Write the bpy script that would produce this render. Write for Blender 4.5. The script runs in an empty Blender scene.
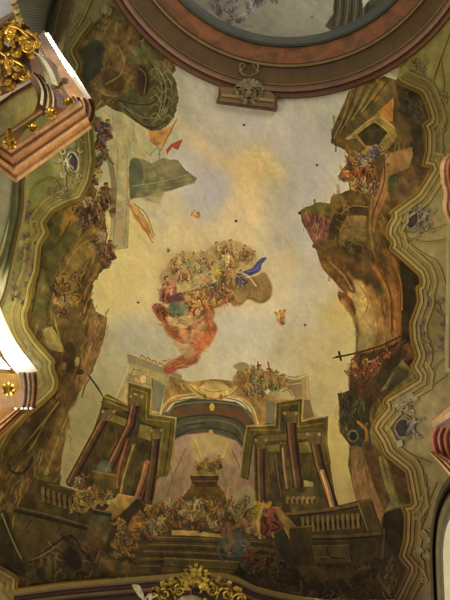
WORLD = 0.8; KEY = 0.8
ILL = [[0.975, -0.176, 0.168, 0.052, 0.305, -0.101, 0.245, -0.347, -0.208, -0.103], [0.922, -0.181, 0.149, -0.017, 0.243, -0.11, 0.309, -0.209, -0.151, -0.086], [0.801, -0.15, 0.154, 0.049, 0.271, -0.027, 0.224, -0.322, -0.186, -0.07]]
import bpy, math, random
import numpy as np
R = random.Random(7)
NR = np.random.RandomState(11)
F = 640.0; CX, CY = 225.0, 300.0; CZ = 1.6
COL = bpy.context.scene.collection

# ------------------------------------------------------------------ the vault
# x across the nave, y along it (towards the viewer's bottom), z up.
def vault_z(x, y):
    return 16.0 - 0.045*x*x - 0.0035*x**4
def on_vault(px, py, h=0.0):
    """points on the vault surface lowered by h (arrays or floats)"""
    a = (np.asarray(px, float)-CX)/F; b = (np.asarray(py, float)-CY)/F
    d = np.full(np.shape(a), 13.5)
    for _ in range(25):
        d = 0.6*d + 0.4*(vault_z(a*d, b*d) - h - CZ)
    return np.stack([a*d, b*d, d+CZ], -1)
def at_z(px, py, z):
    d = z-CZ
    return np.array([(px-CX)/F*d, (py-CY)/F*d, z])
def V(px, py, h=0.0):
    return on_vault(px, py, h)

def hexrgb(h):
    h = h.lstrip('#')
    if len(h) == 3: h = ''.join(c*2 for c in h)
    return np.array([int(h[i:i+2], 16)/255. for i in (0, 2, 4)])
def lin(c):
    c = np.asarray(c, float)
    return np.where(c <= .04045, c/12.92, ((np.clip(c, 0, None)+.055)/1.055)**2.4)
def pts(s):
    if isinstance(s, str):
        return [tuple(float(v) for v in p.split(',')) for p in s.split()]
    return [tuple(p) for p in s]

# ------------------------------------------------------------------ painter
S = 2.0
X0, Y0, X1, Y1 = -30, -30, 480, 630
W = int((X1-X0)*S); H = int((Y1-Y0)*S)
gx, gy = np.meshgrid((np.arange(W))/S+X0, (np.arange(H))/S+Y0)
gx = gx.astype(np.float32); gy = gy.astype(np.float32)
C = np.zeros((H, W, 3), np.float32)
ID = np.zeros((H, W), np.int32)
KEYS = ['ceiling']
def kid(k):
    if k not in KEYS: KEYS.append(k)
    return KEYS.index(k)
def vnoise(sx, sy, ang=0, seed=0):
    r = np.random.RandomState(seed)
    ca, sa = math.cos(ang), math.sin(ang)
    u = (gx*ca+gy*sa)/sx + 500; v = (-gx*sa+gy*ca)/sy + 500
    iu = np.floor(u).astype(int); iv = np.floor(v).astype(int)
    fu = u-iu; fv = v-iv
    fu = fu*fu*(3-2*fu); fv = fv*fv*(3-2*fv)
    T = r.rand(256, 256).astype(np.float32)
    g = lambda a, b: T[a & 255, b & 255]
    return (g(iu, iv)*(1-fu)*(1-fv)+g(iu+1, iv)*fu*(1-fv)+g(iu, iv+1)*(1-fu)*fv+g(iu+1, iv+1)*fu*fv)-.5
def fbm(s, seed, o=4, ang=0, asp=1.):
    t = 0; a = 1.
    for i in range(o):
        t = t+a*vnoise(s*asp, s, ang, seed*7+i); s *= .5; a *= .55
    return t
def catmull(p, closed=True, n=5):
    p = [np.array(q, float) for q in p]; m = len(p); out = []
    for i in range(m if closed else m-1):
        if closed: a, b, c, d = p[i-1], p[i], p[(i+1) % m], p[(i+2) % m]
        else: a, b, c, d = p[max(i-1, 0)], p[i], p[i+1], p[min(i+2, m-1)]
        for k in range(n):
            t = k/n
            out.append(.5*((2*b)+(c-a)*t+(2*a-5*b+4*c-d)*t*t+(3*b-a-3*c+d)*t**3))
    if not closed: out.append(p[-1])
    return [tuple(q) for q in out]
def box(x0, y0, x1, y1, pad=3):
    i0 = max(0, int((x0-pad-X0)*S)); i1 = min(W, int((x1+pad-X0)*S)+2)
    j0 = max(0, int((y0-pad-Y0)*S)); j1 = min(H, int((y1+pad-Y0)*S)+2)
    if i1 <= i0 or j1 <= j0: return None
    return slice(j0, j1), slice(i0, i1)
def blur1(m, r):
    one = r <= .6; r = int(max(1, round(r*S)))
    if one:
        for ax in (0, 1):
            p = np.pad(m, [(1, 1) if a == ax else (0, 0) for a in (0, 1)], mode='edge'); n = m.shape[ax]
            m = (.25*np.take(p, range(0, n), ax)+.5*np.take(p, range(1, n+1), ax)+.25*np.take(p, range(2, n+2), ax)).astype(np.float32)
        return m
    for ax in (0, 1):
        for _ in range(2):
            p = np.pad(m, [(r, r) if a == ax else (0, 0) for a in (0, 1)], mode='edge')
            c = np.cumsum(p, axis=ax, dtype=np.float64)
            c = np.concatenate([np.zeros_like(np.take(c, [0], ax)), c], axis=ax)
            n = m.shape[ax]; k = 2*r+1
            m = ((np.take(c, range(k, k+n), ax)-np.take(c, range(0, n), ax))/k).astype(np.float32)
    return m
def pmask(P, sl, blur=.4):
    x = gx[sl]; y = gy[sl]; ins = np.zeros(x.shape, bool)
    for i in range(len(P)):
        (xa, ya), (xb, yb) = P[i-1], P[i]
        if ya == yb: continue
        c = (ya > y) != (yb > y)
        ins ^= c & (x < (xb-xa)*(y-ya)/(yb-ya)+xa)
    m = ins.astype(np.float32)
    return blur1(m, blur) if blur else m
def jag(P, amp, step=4):
    out = []; n = len(P)
    for i in range(n):
        a = np.array(P[i]); b = np.array(P[(i+1) % n]); L = np.hypot(*(b-a)); k = max(1, int(L/step))
        for j in range(k):
            q = a+(b-a)*j/k
            out.append((q[0]+R.uniform(-amp, amp), q[1]+R.uniform(-amp, amp)))
    return out
def poly(key, s, col, blur=.35, sm=False, a=1., n=0., c2=None, ang=90, jg=0):
    """polygon fill; c2 = second colour of a linear gradient at ang degrees"""
    P = pts(s)
    if sm: P = catmull(P)
    if jg: P = jag(P, jg)
    xs = [p[0] for p in P]; ys = [p[1] for p in P]
    sl = box(min(xs), min(ys), max(xs), max(ys), 3+2*blur)
    if sl is None: return
    m = pmask(P, sl, blur)
    c = hexrgb(col).astype(np.float32)
    if c2 is not None:
        ca, sa = math.cos(math.radians(ang)), math.sin(math.radians(ang))
        pr = [p[0]*ca+p[1]*sa for p in P]; lo, hi = min(pr), max(pr)
        t = np.clip((gx[sl]*ca+gy[sl]*sa-lo)/(hi-lo+1e-6), 0, 1)[..., None]
        c = c*(1-t)+hexrgb(c2).astype(np.float32)*t
    if n: c = c*(1+n*NZ[sl][..., None])
    mm = (m*a)[..., None]
    C[sl] = C[sl]*(1-mm)+c*mm
    if key is not None: ID[sl][m > .5] = kid(key)
def line(s, w, col, a=1., key=None, taper=False, sm=True):
    P = pts(s)
    if sm and len(P) > 2: P = catmull(P, False, 4)
    xs = [p[0] for p in P]; ys = [p[1] for p in P]
    sl = box(min(xs), min(ys), max(xs), max(ys), w+2)
    if sl is None: return
    x = gx[sl]; y = gy[sl]; m = np.zeros(x.shape, np.float32); n = len(P)-1
    for i in range(n):
        (xa, ya), (xb, yb) = P[i], P[i+1]
        dx, dy = xb-xa, yb-ya; L = dx*dx+dy*dy+1e-9
        t = np.clip(((x-xa)*dx+(y-ya)*dy)/L, 0, 1)
        d = np.hypot(x-xa-t*dx, y-ya-t*dy)
        ww = w*(1-.8*(i+t)/n) if taper else w
        m = np.maximum(m, np.clip((ww/2-d)*S+.5, 0, 1))
    mm = (m*a)[..., None]
    C[sl] = C[sl]*(1-mm)+hexrgb(col).astype(np.float32)*mm
    if key is not None: ID[sl][m > .5] = kid(key)
def ell(key, x, y, rx, ry, ang, col, a=1., blur=.35, **k):
    c, s = math.cos(math.radians(ang)), math.sin(math.radians(ang))
    P = [(x+rx*math.cos(t)*c-ry*math.sin(t)*s, y+rx*math.cos(t)*s+ry*math.sin(t)*c) for t in np.linspace(0, 2*math.pi, 16)[:-1]]
    poly(key, P, col, blur, a=a, **k)
def inside(P, x, y):
    r = False
    for i in range(len(P)):
        (xa, ya), (xb, yb) = P[i-1], P[i]
        if (ya > y) != (yb > y) and x < (xb-xa)*(y-ya)/(yb-ya)+xa: r = not r
    return r
def dabs(s, n, cols, L=(4, 10), w=(1, 2.5), ang=(0, 180), a=(.25, .6), curve=.3):
    """loose brush strokes inside a region"""
    P = pts(s); xs = [p[0] for p in P]; ys = [p[1] for p in P]; k = 0; tr = 0
    while k < n and tr < n*12:
        tr += 1
        x = R.uniform(min(xs), max(xs)); y = R.uniform(min(ys), max(ys))
        if not inside(P, x, y): continue
        k += 1
        t = math.radians(R.uniform(*ang)); l = R.uniform(*L); c = R.uniform(-curve, curve)*l
        dx, dy = math.cos(t)*l/2, math.sin(t)*l/2
        line([(x-dx, y-dy), (x-dy/l*c, y+dx/l*c), (x+dx, y+dy)], R.uniform(*w), R.choice(cols), R.uniform(*a), taper=R.random() < .5)
SK = '#b08a5a'
def shade(h, f):
    c = np.clip(hexrgb(h)*f, 0, 1)
    return '#%02x%02x%02x' % tuple(int(v*255) for v in c)
NF = [0]
def fig(x, y, h, lean=0, cloth='#7a6238', leg=None, skin=SK, arm=None, wing=None, par=None, hair='#4a3418', sit=.5):
    """a painted figure: (x, y) = hips, h = height, lean in degrees from upright"""
    NF[0] += 1; key = (par+'>' if par else '')+'painted_figure#%d' % NF[0]; h = h*1.12
    t = math.radians(lean-90); ux, uy = math.cos(t), math.sin(t); vx, vy = -uy, ux
    q = lambda a, b: (x+h*(a*ux+b*vx), y+h*(a*uy+b*vy))
    mute = lambda c, k=.3: '#%02x%02x%02x' % tuple(int(v*255) for v in np.clip(hexrgb(c)*(1-k)+hexrgb('#7a6238')*k, 0, 1))
    dm = 1.12 if (y < 310 and 150 < x < 290) else .98 if y < 470 else .86; skin = shade(skin, dm*.95); cloth = shade(cloth, dm); leg = shade(leg, dm) if leg else None; cloth = mute(cloth); leg = mute(leg) if leg else shade(cloth, .8); skin = mute(skin, .25); s1 = R.choice([-1, 1])
    j = lambda: R.uniform(-.03, .03)
    ell(None, *q(-.05, .1*s1), .42*h, .26*h, lean+90, shade(cloth, .45), .45, 1.)
    if wing:
        for sg in (-1, 1):
            poly(key, [q(.28, 0), q(.55, .3*sg), q(.5, .42*sg), q(.2, .3*sg), q(.1, .08*sg)], wing, sm=True)
            line([q(.3, .05*sg), q(.45, .34*sg)], .7, shade(wing, .7), .7)
    kx = .26*s1*sit*2
    poly(key, [q(.1, -.2), q(.08, .2), q(-.12, .22+kx), q(-.3+j(), .24+kx*.5), q(-.44, .12+j()), q(-.46+j(), -.1), q(-.34, -.22+j()), q(-.12, -.22)], leg, sm=True, n=.35)
    poly(key, [q(.37, -.15), q(.38, .14), q(.2, .17+j()), q(-.02, .22), q(-.08, .02), q(-.05, -.22), q(.18, -.16+j())], cloth, sm=True, n=.35)
    for _ in range(3):
        b = R.uniform(-.16, .16); line([q(.32, b*.6), q(.1, b+j()*2), q(-.08, b*1.2)], .08*h, shade(cloth, R.choice([1.4, .6, 1.25])), .5)
        b = R.uniform(-.16, .18); line([q(.02, b*.8), q(-.2, b+kx*.4), q(-.4, b*.8)], .08*h, shade(leg, R.choice([1.45, .5, 1.2])), .5)
    line([q(-.02, .12*s1), q(-.18, .2*s1+kx*.6), q(-.3, .1*s1)], .05*h, shade(leg, .45), .7)
    ar = arm if arm is not None else R.uniform(20, 120)
    for sg, aa in ((s1, ar), (-s1, R.uniform(5, 50))):
        e = math.radians(aa); A = q(.33, .13*sg)
        B = q(.33-.15*math.cos(e), .13*sg+.15*math.sin(e)*sg); D = q(.33-.15*math.cos(e)+.1, .13*sg+(.15*math.sin(e)+.09)*sg) if aa > 50 else q(.33-.15*math.cos(e)-.06, .02*sg)
        line([A, B], .10*h, shade(cloth, 1.15), 1, key); line([B, D], .07*h, skin, .8, key)
    line([q(-.36, kx*.5), q(-.48, kx*.5+.03)], .07*h, skin, .9, key)
    ell(key, *q(.45, .01), .085*h, .075*h, lean, skin)
    line([q(.53, .06), q(.535, -.04), q(.46, -.08)], .06*h, hair, .9)

NZ = (fbm(7, 3, 4)).astype(np.float32)
N2 = (fbm(60, 5, 4)).astype(np.float32)

# ---- base colours; the plaster's uneven light and shade is painted into these control points
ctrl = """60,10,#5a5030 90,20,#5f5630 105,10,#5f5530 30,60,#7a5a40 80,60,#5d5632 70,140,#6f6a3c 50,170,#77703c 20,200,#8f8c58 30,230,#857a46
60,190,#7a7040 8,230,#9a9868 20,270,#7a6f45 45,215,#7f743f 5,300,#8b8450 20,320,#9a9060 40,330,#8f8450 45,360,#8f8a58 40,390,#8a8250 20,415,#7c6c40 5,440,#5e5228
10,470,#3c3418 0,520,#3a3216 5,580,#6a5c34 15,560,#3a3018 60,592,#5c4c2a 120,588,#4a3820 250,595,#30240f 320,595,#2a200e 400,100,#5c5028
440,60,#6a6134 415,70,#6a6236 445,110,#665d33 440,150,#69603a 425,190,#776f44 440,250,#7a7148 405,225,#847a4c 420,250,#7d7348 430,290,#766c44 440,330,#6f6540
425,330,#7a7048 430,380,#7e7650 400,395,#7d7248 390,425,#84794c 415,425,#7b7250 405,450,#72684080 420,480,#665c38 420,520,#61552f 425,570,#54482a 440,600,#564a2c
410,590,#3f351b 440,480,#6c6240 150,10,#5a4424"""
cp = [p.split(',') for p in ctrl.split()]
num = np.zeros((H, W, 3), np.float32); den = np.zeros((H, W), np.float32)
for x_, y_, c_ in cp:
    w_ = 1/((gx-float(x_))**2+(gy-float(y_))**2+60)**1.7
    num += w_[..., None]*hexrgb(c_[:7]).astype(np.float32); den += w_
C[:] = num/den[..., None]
C *= (1+.10*N2+.08*NZ)[..., None]

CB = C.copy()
# ---- outline of the fresco = inner edge of the plaster frame
LEFT = pts("94,24 84,37 75,51 82,64 79,76 83,92 91,112 93,135 95,160 91,182 82,200 65,206 54,212 45,224 49,232 41,246 38,273 32,288 30,303 26,315 28,327 37,341 55,361 53,367 58,381 56,391 46,401 27,417 12,434 0,456 -6,500 0,566 18,577 17,589 59,583 110,578")
RIGHT = pts("396,80 399,84 421,94 426,106 430,119 422,125 426,133 426,150 422,166 432,168 417,192 390,212 393,216 387,226 386,237 392,243 389,249 399,257 419,275 421,284 416,287 418,301 410,323 411,340 416,356 411,367 418,378 385,398 382,404 386,407 375,420 371,429 380,443 385,455 406,472 412,504 401,506 405,515 404,540 399,557 409,569 399,590 394,600")
RC = (288., -104.)
ring = [(RC[0]+200*math.cos(t), RC[1]+200*math.sin(t)) for t in np.linspace(math.radians(55), math.radians(142), 40)]
fres = LEFT + pts("160,574 230,574 262,590 330,602 394,606") + RIGHT[::-1] + ring
poly('painted_sky', fres, '#a3936a', blur=.3)
FM = pmask(fres, (slice(0, H), slice(0, W)), .4)
# sky colours
sky = """200,80,#968f72 250,115,#a09a7e 310,105,#8f8a6e 330,120,#8b866a 180,110,#948c68 200,150,#a2977a 220,190,#9f9880 280,150,#a39a78 320,170,#a09776 290,200,#9c9374 260,165,#b29a5c 240,180,#b59e64
245,210,#b8a36a 150,150,#978c66 160,210,#b0a071 130,230,#c3a860 120,270,#c4aa62 140,290,#bfa968 115,300,#bda55f 180,240,#b5a16a 280,240,#a3986f 290,280,#a59a72 310,230,#a29a7c 320,290,#a59565
335,310,#ab9654 300,320,#ab9e75 255,300,#b8a878 230,330,#afa47c 240,350,#aa9f78 130,330,#ab9e74 150,350,#a3966c 110,350,#aa9a68 100,370,#a0905e 90,400,#94844f 80,440,#8e7d49 75,470,#84734420 300,350,#a39568 330,370,#a39258
320,400,#9b8a55 335,430,#9c8a4a 340,470,#8c7a42 345,495,#7c6b3a 290,360,#a5976a 185,170,#a59b80 225,130,#a39972"""
num = np.zeros((H, W, 3), np.float32); den = np.zeros((H, W), np.float32)
for p_ in sky.split():
    x_, y_, c_ = p_.split(',')
    w_ = 1/((gx-float(x_))**2+(gy-float(y_))**2+40)**1.6
    num += w_[..., None]*hexrgb(c_[:7]).astype(np.float32); den += w_
sk = num/den[..., None]*(1+.09*fbm(35, 21, 5)+.05*fbm(5, 22, 3, 1.4, 2.5))[..., None]
C = C*(1-FM[..., None])+sk*FM[..., None]
def soft(s, col, a, b, n=0.): poly(None, s, col, b, True, a, n)
soft("168,100 182,118 188,134 206,146 196,150 184,138 172,122", '#b89c58', .35, 3)
soft("186,125 200,133 215,150 240,157 262,150 285,172 282,180 262,172 255,190 262,215 235,220 228,200 238,180 222,168 205,158 192,142", '#b89e5e', .5, 4)
soft("240,150 268,150 285,174 270,176 255,160", '#b8a060', .45, 2, .3)
soft("200,100 250,118 300,112 335,140 325,190 300,200 285,150 240,140 205,120", '#a29a8a', .35, 8); soft("190,180 215,172 225,195 215,225 190,215", '#9f978a', .4, 6)
soft("270,250 300,225 330,265 325,310 295,300", '#9f9886', .35, 8)
soft("230,195 258,190 262,215 270,240 225,245 205,235", '#c6b078', .5, 5)
soft("255,240 285,262 292,300 275,330 262,345 258,300", '#c2b080', .45, 6)
soft("285,245 300,250 298,275 278,270", '#b59a58', .35, 4)
soft("190,180 222,168 230,190 210,210 185,205", '#9a9482', .45, 5)
soft("290,120 330,130 325,200 300,235 290,180", '#918c78', .3, 8)
soft("215,310 275,320 270,350 230,345", '#9e9a80', .4, 6)
soft("120,330 160,325 165,350 135,365 115,350", '#9a9474', .35, 6)
soft("110,250 150,235 160,280 145,310 112,300", '#cdb26a', .5, 8)
soft("225,200 255,235 290,262 283,305 262,285 240,262", '#b9a26a', .35, 6)
soft("300,330 338,345 342,385 330,410 312,372 295,362", '#a8935a', .4, 6)
soft("327,420 345,430 348,490 338,500", '#a28d48', .5, 3)
dabs(fres, 500, ['#c2ae78', '#8f8768', '#b89e62', '#a8a088'], (10, 26), (2, 6), (20, 80), (.03, .10)) if 0 else None
sky_reg = "180,90 330,100 300,205 330,290 330,380 290,360 200,365 115,350 110,290 120,240 185,190"
dabs(sky_reg, 420, ['#c6b27c', '#8b846a', '#b99f60', '#9b9680', '#aa9a70'], (8, 24), (2, 5), (30, 100), (.04, .13))

# ---------------------------------------------------------------- upper left: tower, slab, stones
K = 'painted_hillside#left'
P_ = "94,24 112,6 140,20 172,58 176,70 168,80 150,110 128,118 106,105 98,110 92,112 83,92 79,76 82,64 75,51"
poly(K, P_, '#55482a', n=.35)
dabs(P_, 150, ['#6e5f36', '#3c3520', '#7a6038', '#4e4a34', '#8a7448', '#2e2a1c'], (5, 16), (1, 3), (90, 150), (.3, .7))
poly(K, "80,52 95,40 104,48 100,70 92,80 82,78 84,64", '#2f2f26', 1, True, .9, .3)
poly(K, "108,40 122,34 132,50 128,72 112,66", '#6a5232', 1.5, True, .7, .3)
poly(K, "104,70 122,74 124,90 106,90", '#3a2c18', 1.5, True, .7)
line("118,46 124,60 120,75 106,84", 1.5, '#8c7248', .6); line("95,88 110,96 130,94 140,88", 1.6, '#7c6038', .7)
T = 'painted_tower'
P_ = "126,60 134,50 146,46 158,54 168,66 175,80 178,98 175,114 166,127 154,132 142,130 132,122 124,112 116,106 118,98 128,92 138,84 142,74 136,64"
poly(T, P_, '#4c4a2e', sm=True, n=.3, jg=.8)
dabs(P_, 70, ['#6b6642', '#33301d', '#5d5636'], (5, 12), (1, 2), (40, 120), (.3, .7))
line("120,104 132,112 146,118 160,116 172,104", 1.6, '#6e6844', .7); line("118,100 134,104 150,104 160,94 166,80", 1.4, '#2c2a1a', .8); line("124,108 138,122 152,128 166,122", 1.4, '#2e2b1a', .8)
for i in range(9):
    t = i/8; line([(152+8*t, 60+8*t), (163+9*t-3*math.sin(i), 84+3*t), (158+10*t, 112), (148+7*t, 126-3*t)], .8, '#7d7a54' if i % 2 else '#2c2d1c', .8)
for i in range(6):
    y = 72+9*i; line([(150, y), (156, y-4), (162, y+3), (168, y-2), (173, y+3)], .9, '#7a7852', .7)
poly(T, "138,66 146,68 150,84 144,96 138,90", '#3a2a1a', .8, True); line("139,68 146,76 144,94", 1, '#7f6c46', .8)
poly('painted_obelisk', "99,108 122,112 136,122 150,131 153,150 150,162 131,162 130,200 128,248 117,250 108,248 113,200 108,170 103,140", '#9c8c62', .6, n=.12, c2='#988658')
for a_, b_ in (("118,150 116,200 113,246", '#6d6242'), ("127,155 127,200 124,246", '#7a6c44'), ("108,125 112,160", '#7d7552'), ("135,128 142,150 150,158", '#b3a67c')): line(a_, .9, b_, .7)
dabs("99,108 136,122 150,150 130,160 120,170 106,160", 40, ['#ae9c74', '#827450', '#90805c'], (6, 16), (1, 3), (40, 110), (.2, .4))
poly('painted_rampart', "130,160 140,158 152,163 163,158 169,160 178,160 186,171 197,178 195,183 178,188 164,192 161,197 150,196 131,199 128,180", '#706642', n=.25, jg=.5)
poly('painted_rampart', "130,162 140,160 143,180 134,197 130,196", '#4e4e34', .7, True, .8)
line("134,190 165,186 195,180", 1, '#54522f', .6); line("133,186 160,182 190,174", .9, '#8f8b64', .6); line("150,164 158,176 154,190", .9, '#4f4f35', .6)
poly('painted_rampart', "140,197 165,192 160,204 145,200", '#8d7a4c', .8, a=.6)
poly('painted_banner#upper', "148,131 160,130 172,126 177,119 170,136 163,147 158,148 150,141", '#a0713a', n=.3, jg=.3)
poly('painted_banner#upper', "158,146 166,140 162,152", '#b98a50'); poly('painted_banner#red', "166,150 171,144 183,139 178,150 172,147 167,155", '#8f4a28'); line("177,119 158,155", .8, '#6b5a34')
line("150,155 158,148 159,160 150,168", 1.6, '#6f7348', .8)
poly('painted_banner#lower', "128,203 136,207 148,222 154,240 146,232 134,218", '#b38444', n=.3); line("128,203 140,222 153,243", 1, '#8c5a28', .8); line("134,204 146,214 154,236", 1.1, '#7f552a', .8); line("143,197 156,203", .8, '#8a6a38', .6)
dabs("126,202 140,206 154,238 140,226", 14, ['#c79a55', '#8a5a2a'], (4, 10), (.6, 1.4), (40, 70), (.4, .8))

# ---------------------------------------------------------------- left hillside
P_ = "91,182 82,200 65,206 54,212 45,224 49,232 41,246 38,273 32,288 30,303 26,315 28,327 37,341 55,361 53,367 58,381 56,391 46,401 27,417 12,434 0,456 -6,500 0,566 18,577 17,589 59,583 70,560 72,520 60,500 60,478 62,455 66,432 68,412 75,400 88,378 95,364 101,348 106,330 107,318 95,311 91,298 93,284 99,274 106,266 104,250 108,235 105,215 100,195"
HL = pts(P_)
poly(K, P_, '#62502a', n=.3, c2='#3e331a', ang=90, jg=.5)
dabs(P_, 600, ['#7c6838', '#4a3d1e', '#866634', '#3a3018', '#8f7a48', '#6a4c28', '#5c5430'], (7, 24), (1, 3.2), (95, 130), (.25, .6))
poly(K, "50,214 62,208 84,202 95,215 78,232 60,262 50,300 44,330 34,318 34,296 42,270 44,246 51,234 47,226", '#55502c', 1, True, .8, .3)
poly(K, "66,208 84,202 90,212 72,224 60,236", '#8d6a32', 1.2, True, .85, .3)
poly(K, "90,228 104,232 100,250 84,262 66,285 56,310 50,325 52,300 62,268 74,245", '#7c6836', 1, True, .85, .3)
line("98,236 78,248 62,275 54,310 60,340", 1.4, '#9a8448', .6); line("45,232 40,262 36,290 32,312", 2, '#3c3418', .7); line("70,222 60,240 50,250", 2, '#3a3a22', .7)
for i in range(16):
    y = 272+7*i; x = 93 if i < 6 else 97+min(i-6, 3)*2-(max(i-9, 0))*2
    line([(x, y), (x-6, y+9), (x-9, y+20)], 1.5, R.choice(['#6d4a26', '#8a6a3c', '#4f3a1c']), .8)
poly('painted_cliff#left', "92,300 96,312 107,318 106,330 101,348 95,364 88,378 75,400 70,409 66,404 76,380 86,352 90,330 88,312", '#79603a', n=.25, c2='#6a5030')
dabs("92,312 106,320 100,348 88,376 74,398 80,360", 40, ['#8f7244', '#5a4226', '#9a7c4c'], (6, 16), (1, 2.2), (100, 125), (.3, .6))
poly('painted_awning', "41,330 52,326 58,336 66,353 50,350 44,342", '#857a46', n=.2); line("41,330 50,349 66,353", .9, '#4c4022', .8); line("50,330 58,346", .8, '#a2965c', .7)
poly(K, "54,306 66,302 76,312 84,330 78,350 68,345 64,330 56,322", '#5a4828', 1.2, True, .8, .3)
poly(K, "64,345 74,344 76,356 70,372 64,366", '#3d2e18', 1, True, .9); ell(K, 77, 362, 2.4, 5, 10, '#8a7a48'); ell(K, 64, 366, 2.5, 4, 0, '#7a6a42', .9); ell(K, 80, 372, 4, 3, 0, '#32261a', .9)
poly(K, "60,372 72,378 78,395 70,410 60,405", '#52401f', 1.5, True, .8, .3); poly(K, "34,404 50,402 62,420 64,445 52,470 46,445 36,430", '#4a3a1d', 1.5, True, .7, .3)
line("88,375 97,386 103,397", 1.6, '#5c4a28'); line("88,375 103,397 101,402", 1, '#3a2c18')
# lower left: dark tree forms, hook-like branch
poly(K, "12,436 26,424 44,412 52,425 46,445 30,455 10,470 2,458", '#3e3218', 1, True, .8, .3); poly(K, "18,430 28,427 30,438 20,444", '#4a4634', 1, True, .7)
line("8,464 12,472 22,473 29,466 32,458", 3.2, '#2e2512', .9); line("28,452 36,440 46,420", 2.2, '#7d683c', .6)
poly(K, "60,408 70,418 64,440 50,470 40,500 28,520 20,506 34,480 46,450 54,430", '#6f5a32', 1, True, .7, .25)
line("74,402 58,440 44,476 20,505", 1.8, '#8a7244', .6); line("62,450 58,476", 1.2, '#5a4826', .6); line("68,412 60,430 62,452", 1.6, '#564a28', .7); dabs("62,415 76,418 74,450 62,440", 12, ['#6d6238', '#574c28'], (3, 7), (1, 2), (60, 120), (.4, .6))
poly(K, "0,520 8,512 14,535 26,566 20,577 0,566 -6,540", '#2a2112', 1, True, .9, .3); line("2,514 9,532 20,556 30,570", 1.8, '#6d6a3c', .8)

# ---------------------------------------------------------------- sky lower left is visible between hill and portico
# ---------------------------------------------------------------- right landscape
KR = 'painted_cliff#right'
RL = "349,92 360,84 384,76 396,80 399,84 421,94 426,106 430,119 422,125 426,133 426,150 422,166 432,168 417,192 390,212 393,216 387,226 386,237 392,243 389,249 399,257 419,275 421,284 416,287 418,301 410,323 411,340 416,356 411,367 418,378 385,398 382,404 386,407 375,420 371,429 380,443 385,455 406,472 412,504 401,506 405,515 404,540 399,557 409,569 399,590 394,600 330,600 340,560 382,532 371,500 356,500 352,482 348,465 350,445 340,432 338,395 349,391 350,372 356,350 357,335 352,318 343,305 346,296 336,283 325,272 320,262 315,246 302,222 300,212 315,207 320,203 330,204 333,196 350,190 348,182 338,176 350,158 345,150 331,143 333,128 341,110"
poly(KR, RL, '#5c4a26', n=.3, jg=.4, c2='#483a1e')
dabs(RL, 650, ['#7c6234', '#3f331a', '#866a3a', '#2e2614', '#8c7844', '#6a4c26', '#5a5230'], (7, 24), (1, 3), (60, 110), (.25, .6))
B = 'painted_temple'
P_ = "349,92 362,85 394,80 396,98 378,112 345,138 331,143 333,128 341,110"
poly(B, P_, '#5d5230', n=.25, c2='#4c4020')
for i in range(8):
    line([(352+5*i, 88-.8*i), (343+3.5*i, 118-1.5*i), (334+3*i, 138-3*i)], 1.1, '#2f2814' if i % 2 else '#7d6f44', .75)
poly(B, "378,112 394,97 393,122 384,120", '#966c34', n=.15); poly(B, "394,97 400,110 402,124 393,122", '#4c3a1e')
poly(B, "345,138 377,113 393,124 398,136 388,150 372,162 356,154", '#7c6a3c', n=.2); poly(B, "357,134 374,122 388,132 378,146 366,146", '#3a341e', n=.4, blur=.5)
line("348,139 376,117 394,128", 1.1, '#a08c58', .9); line("352,146 368,157 390,148", 1, '#3a2c16', .8); line("357,134 374,122 388,132", .9, '#9a8450', .8); poly(B, "346,140 356,138 366,148 360,153 350,149", '#4a3c1e', a=.8)
poly(KR, "396,82 401,86 421,95 426,106 430,119 422,126 424,150 418,168 408,156 412,148 400,128 398,100", '#362f1e', 1, True, .95, .35)
dabs("402,92 420,97 428,116 416,122 404,112", 30, ['#57504a', '#29241a', '#5d5340'], (3, 9), (1, 2), (0, 180), (.3, .6))
poly(KR, "398,112 408,122 412,140 404,142 396,128", '#5a4a2a', 1, True, .8)
poly('painted_terrace', "385,154 398,151 412,147 413,156 409,168 398,172 395,176 390,190 378,215 372,240 364,240 370,210 380,185 384,165", '#8a7048', n=.15, c2='#7a5230', ang=110)
line("384,155 384,182 374,212 368,240", 1.4, '#4e3820', .85); line("392,150 385,160", 1, '#55442a', .8); ell('painted_terrace', 388, 164.5, 1.8, 1.8, 0, '#5a4a30')
poly(KR, "389,178 394,174 400,176 403,186 396,195 388,192", '#46462a', .7, True, 1, .3); line("395,176 397,192", 1, '#6a6840', .6)
poly(KR, "400,178 416,166 430,170 414,190 396,206 386,214", '#604a34', 1, False, .8, .2); poly(KR, "412,160 424,150 422,166 430,169 418,180", '#4c4028', 1, False, .8)
# figures by the temple
for a in ((372, 152, 16, 30, '#46466a', '#4c4a5c'), (362, 160, 14, -30, '#3e3e58', '#8a8474'), (352, 160, 13, -60, '#5a4628', '#6a5232'), (358, 173, 15, 20, '#7a4428', '#5c3a20'), (348, 175, 13, -50, '#8a5a2e', '#6c3c20'), (368, 172, 14, 10, '#6e3c22', '#4a3018'), (343, 178, 9, -70, '#70482a', '#4a3a20'), (364, 186, 14, -20, '#5c5440', '#8d8260'), (372, 188, 14, 15, '#3e3044', '#6d5c48'), (356, 188, 12, -60, '#86744c', '#5d4028'), (377, 150, 12, 50, '#42425c', '#3a3a4c')):
    fig(a[0], a[1], a[2], a[3], a[4], a[5])
dabs("340,170 380,166 378,196 350,192", 40, ['#8a4a28', '#c0a878', '#3a2616', '#5d5060', '#9a7040'], (2, 6), (.8, 1.6), (0, 180), (.5, .9))
T = 'painted_gatehouse'
poly(T, "333,197 340,194 352,196 370,192 374,200 372,240 370,268 362,268 345,262 330,250 322,244 330,215", '#5c4a26', n=.2)
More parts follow.
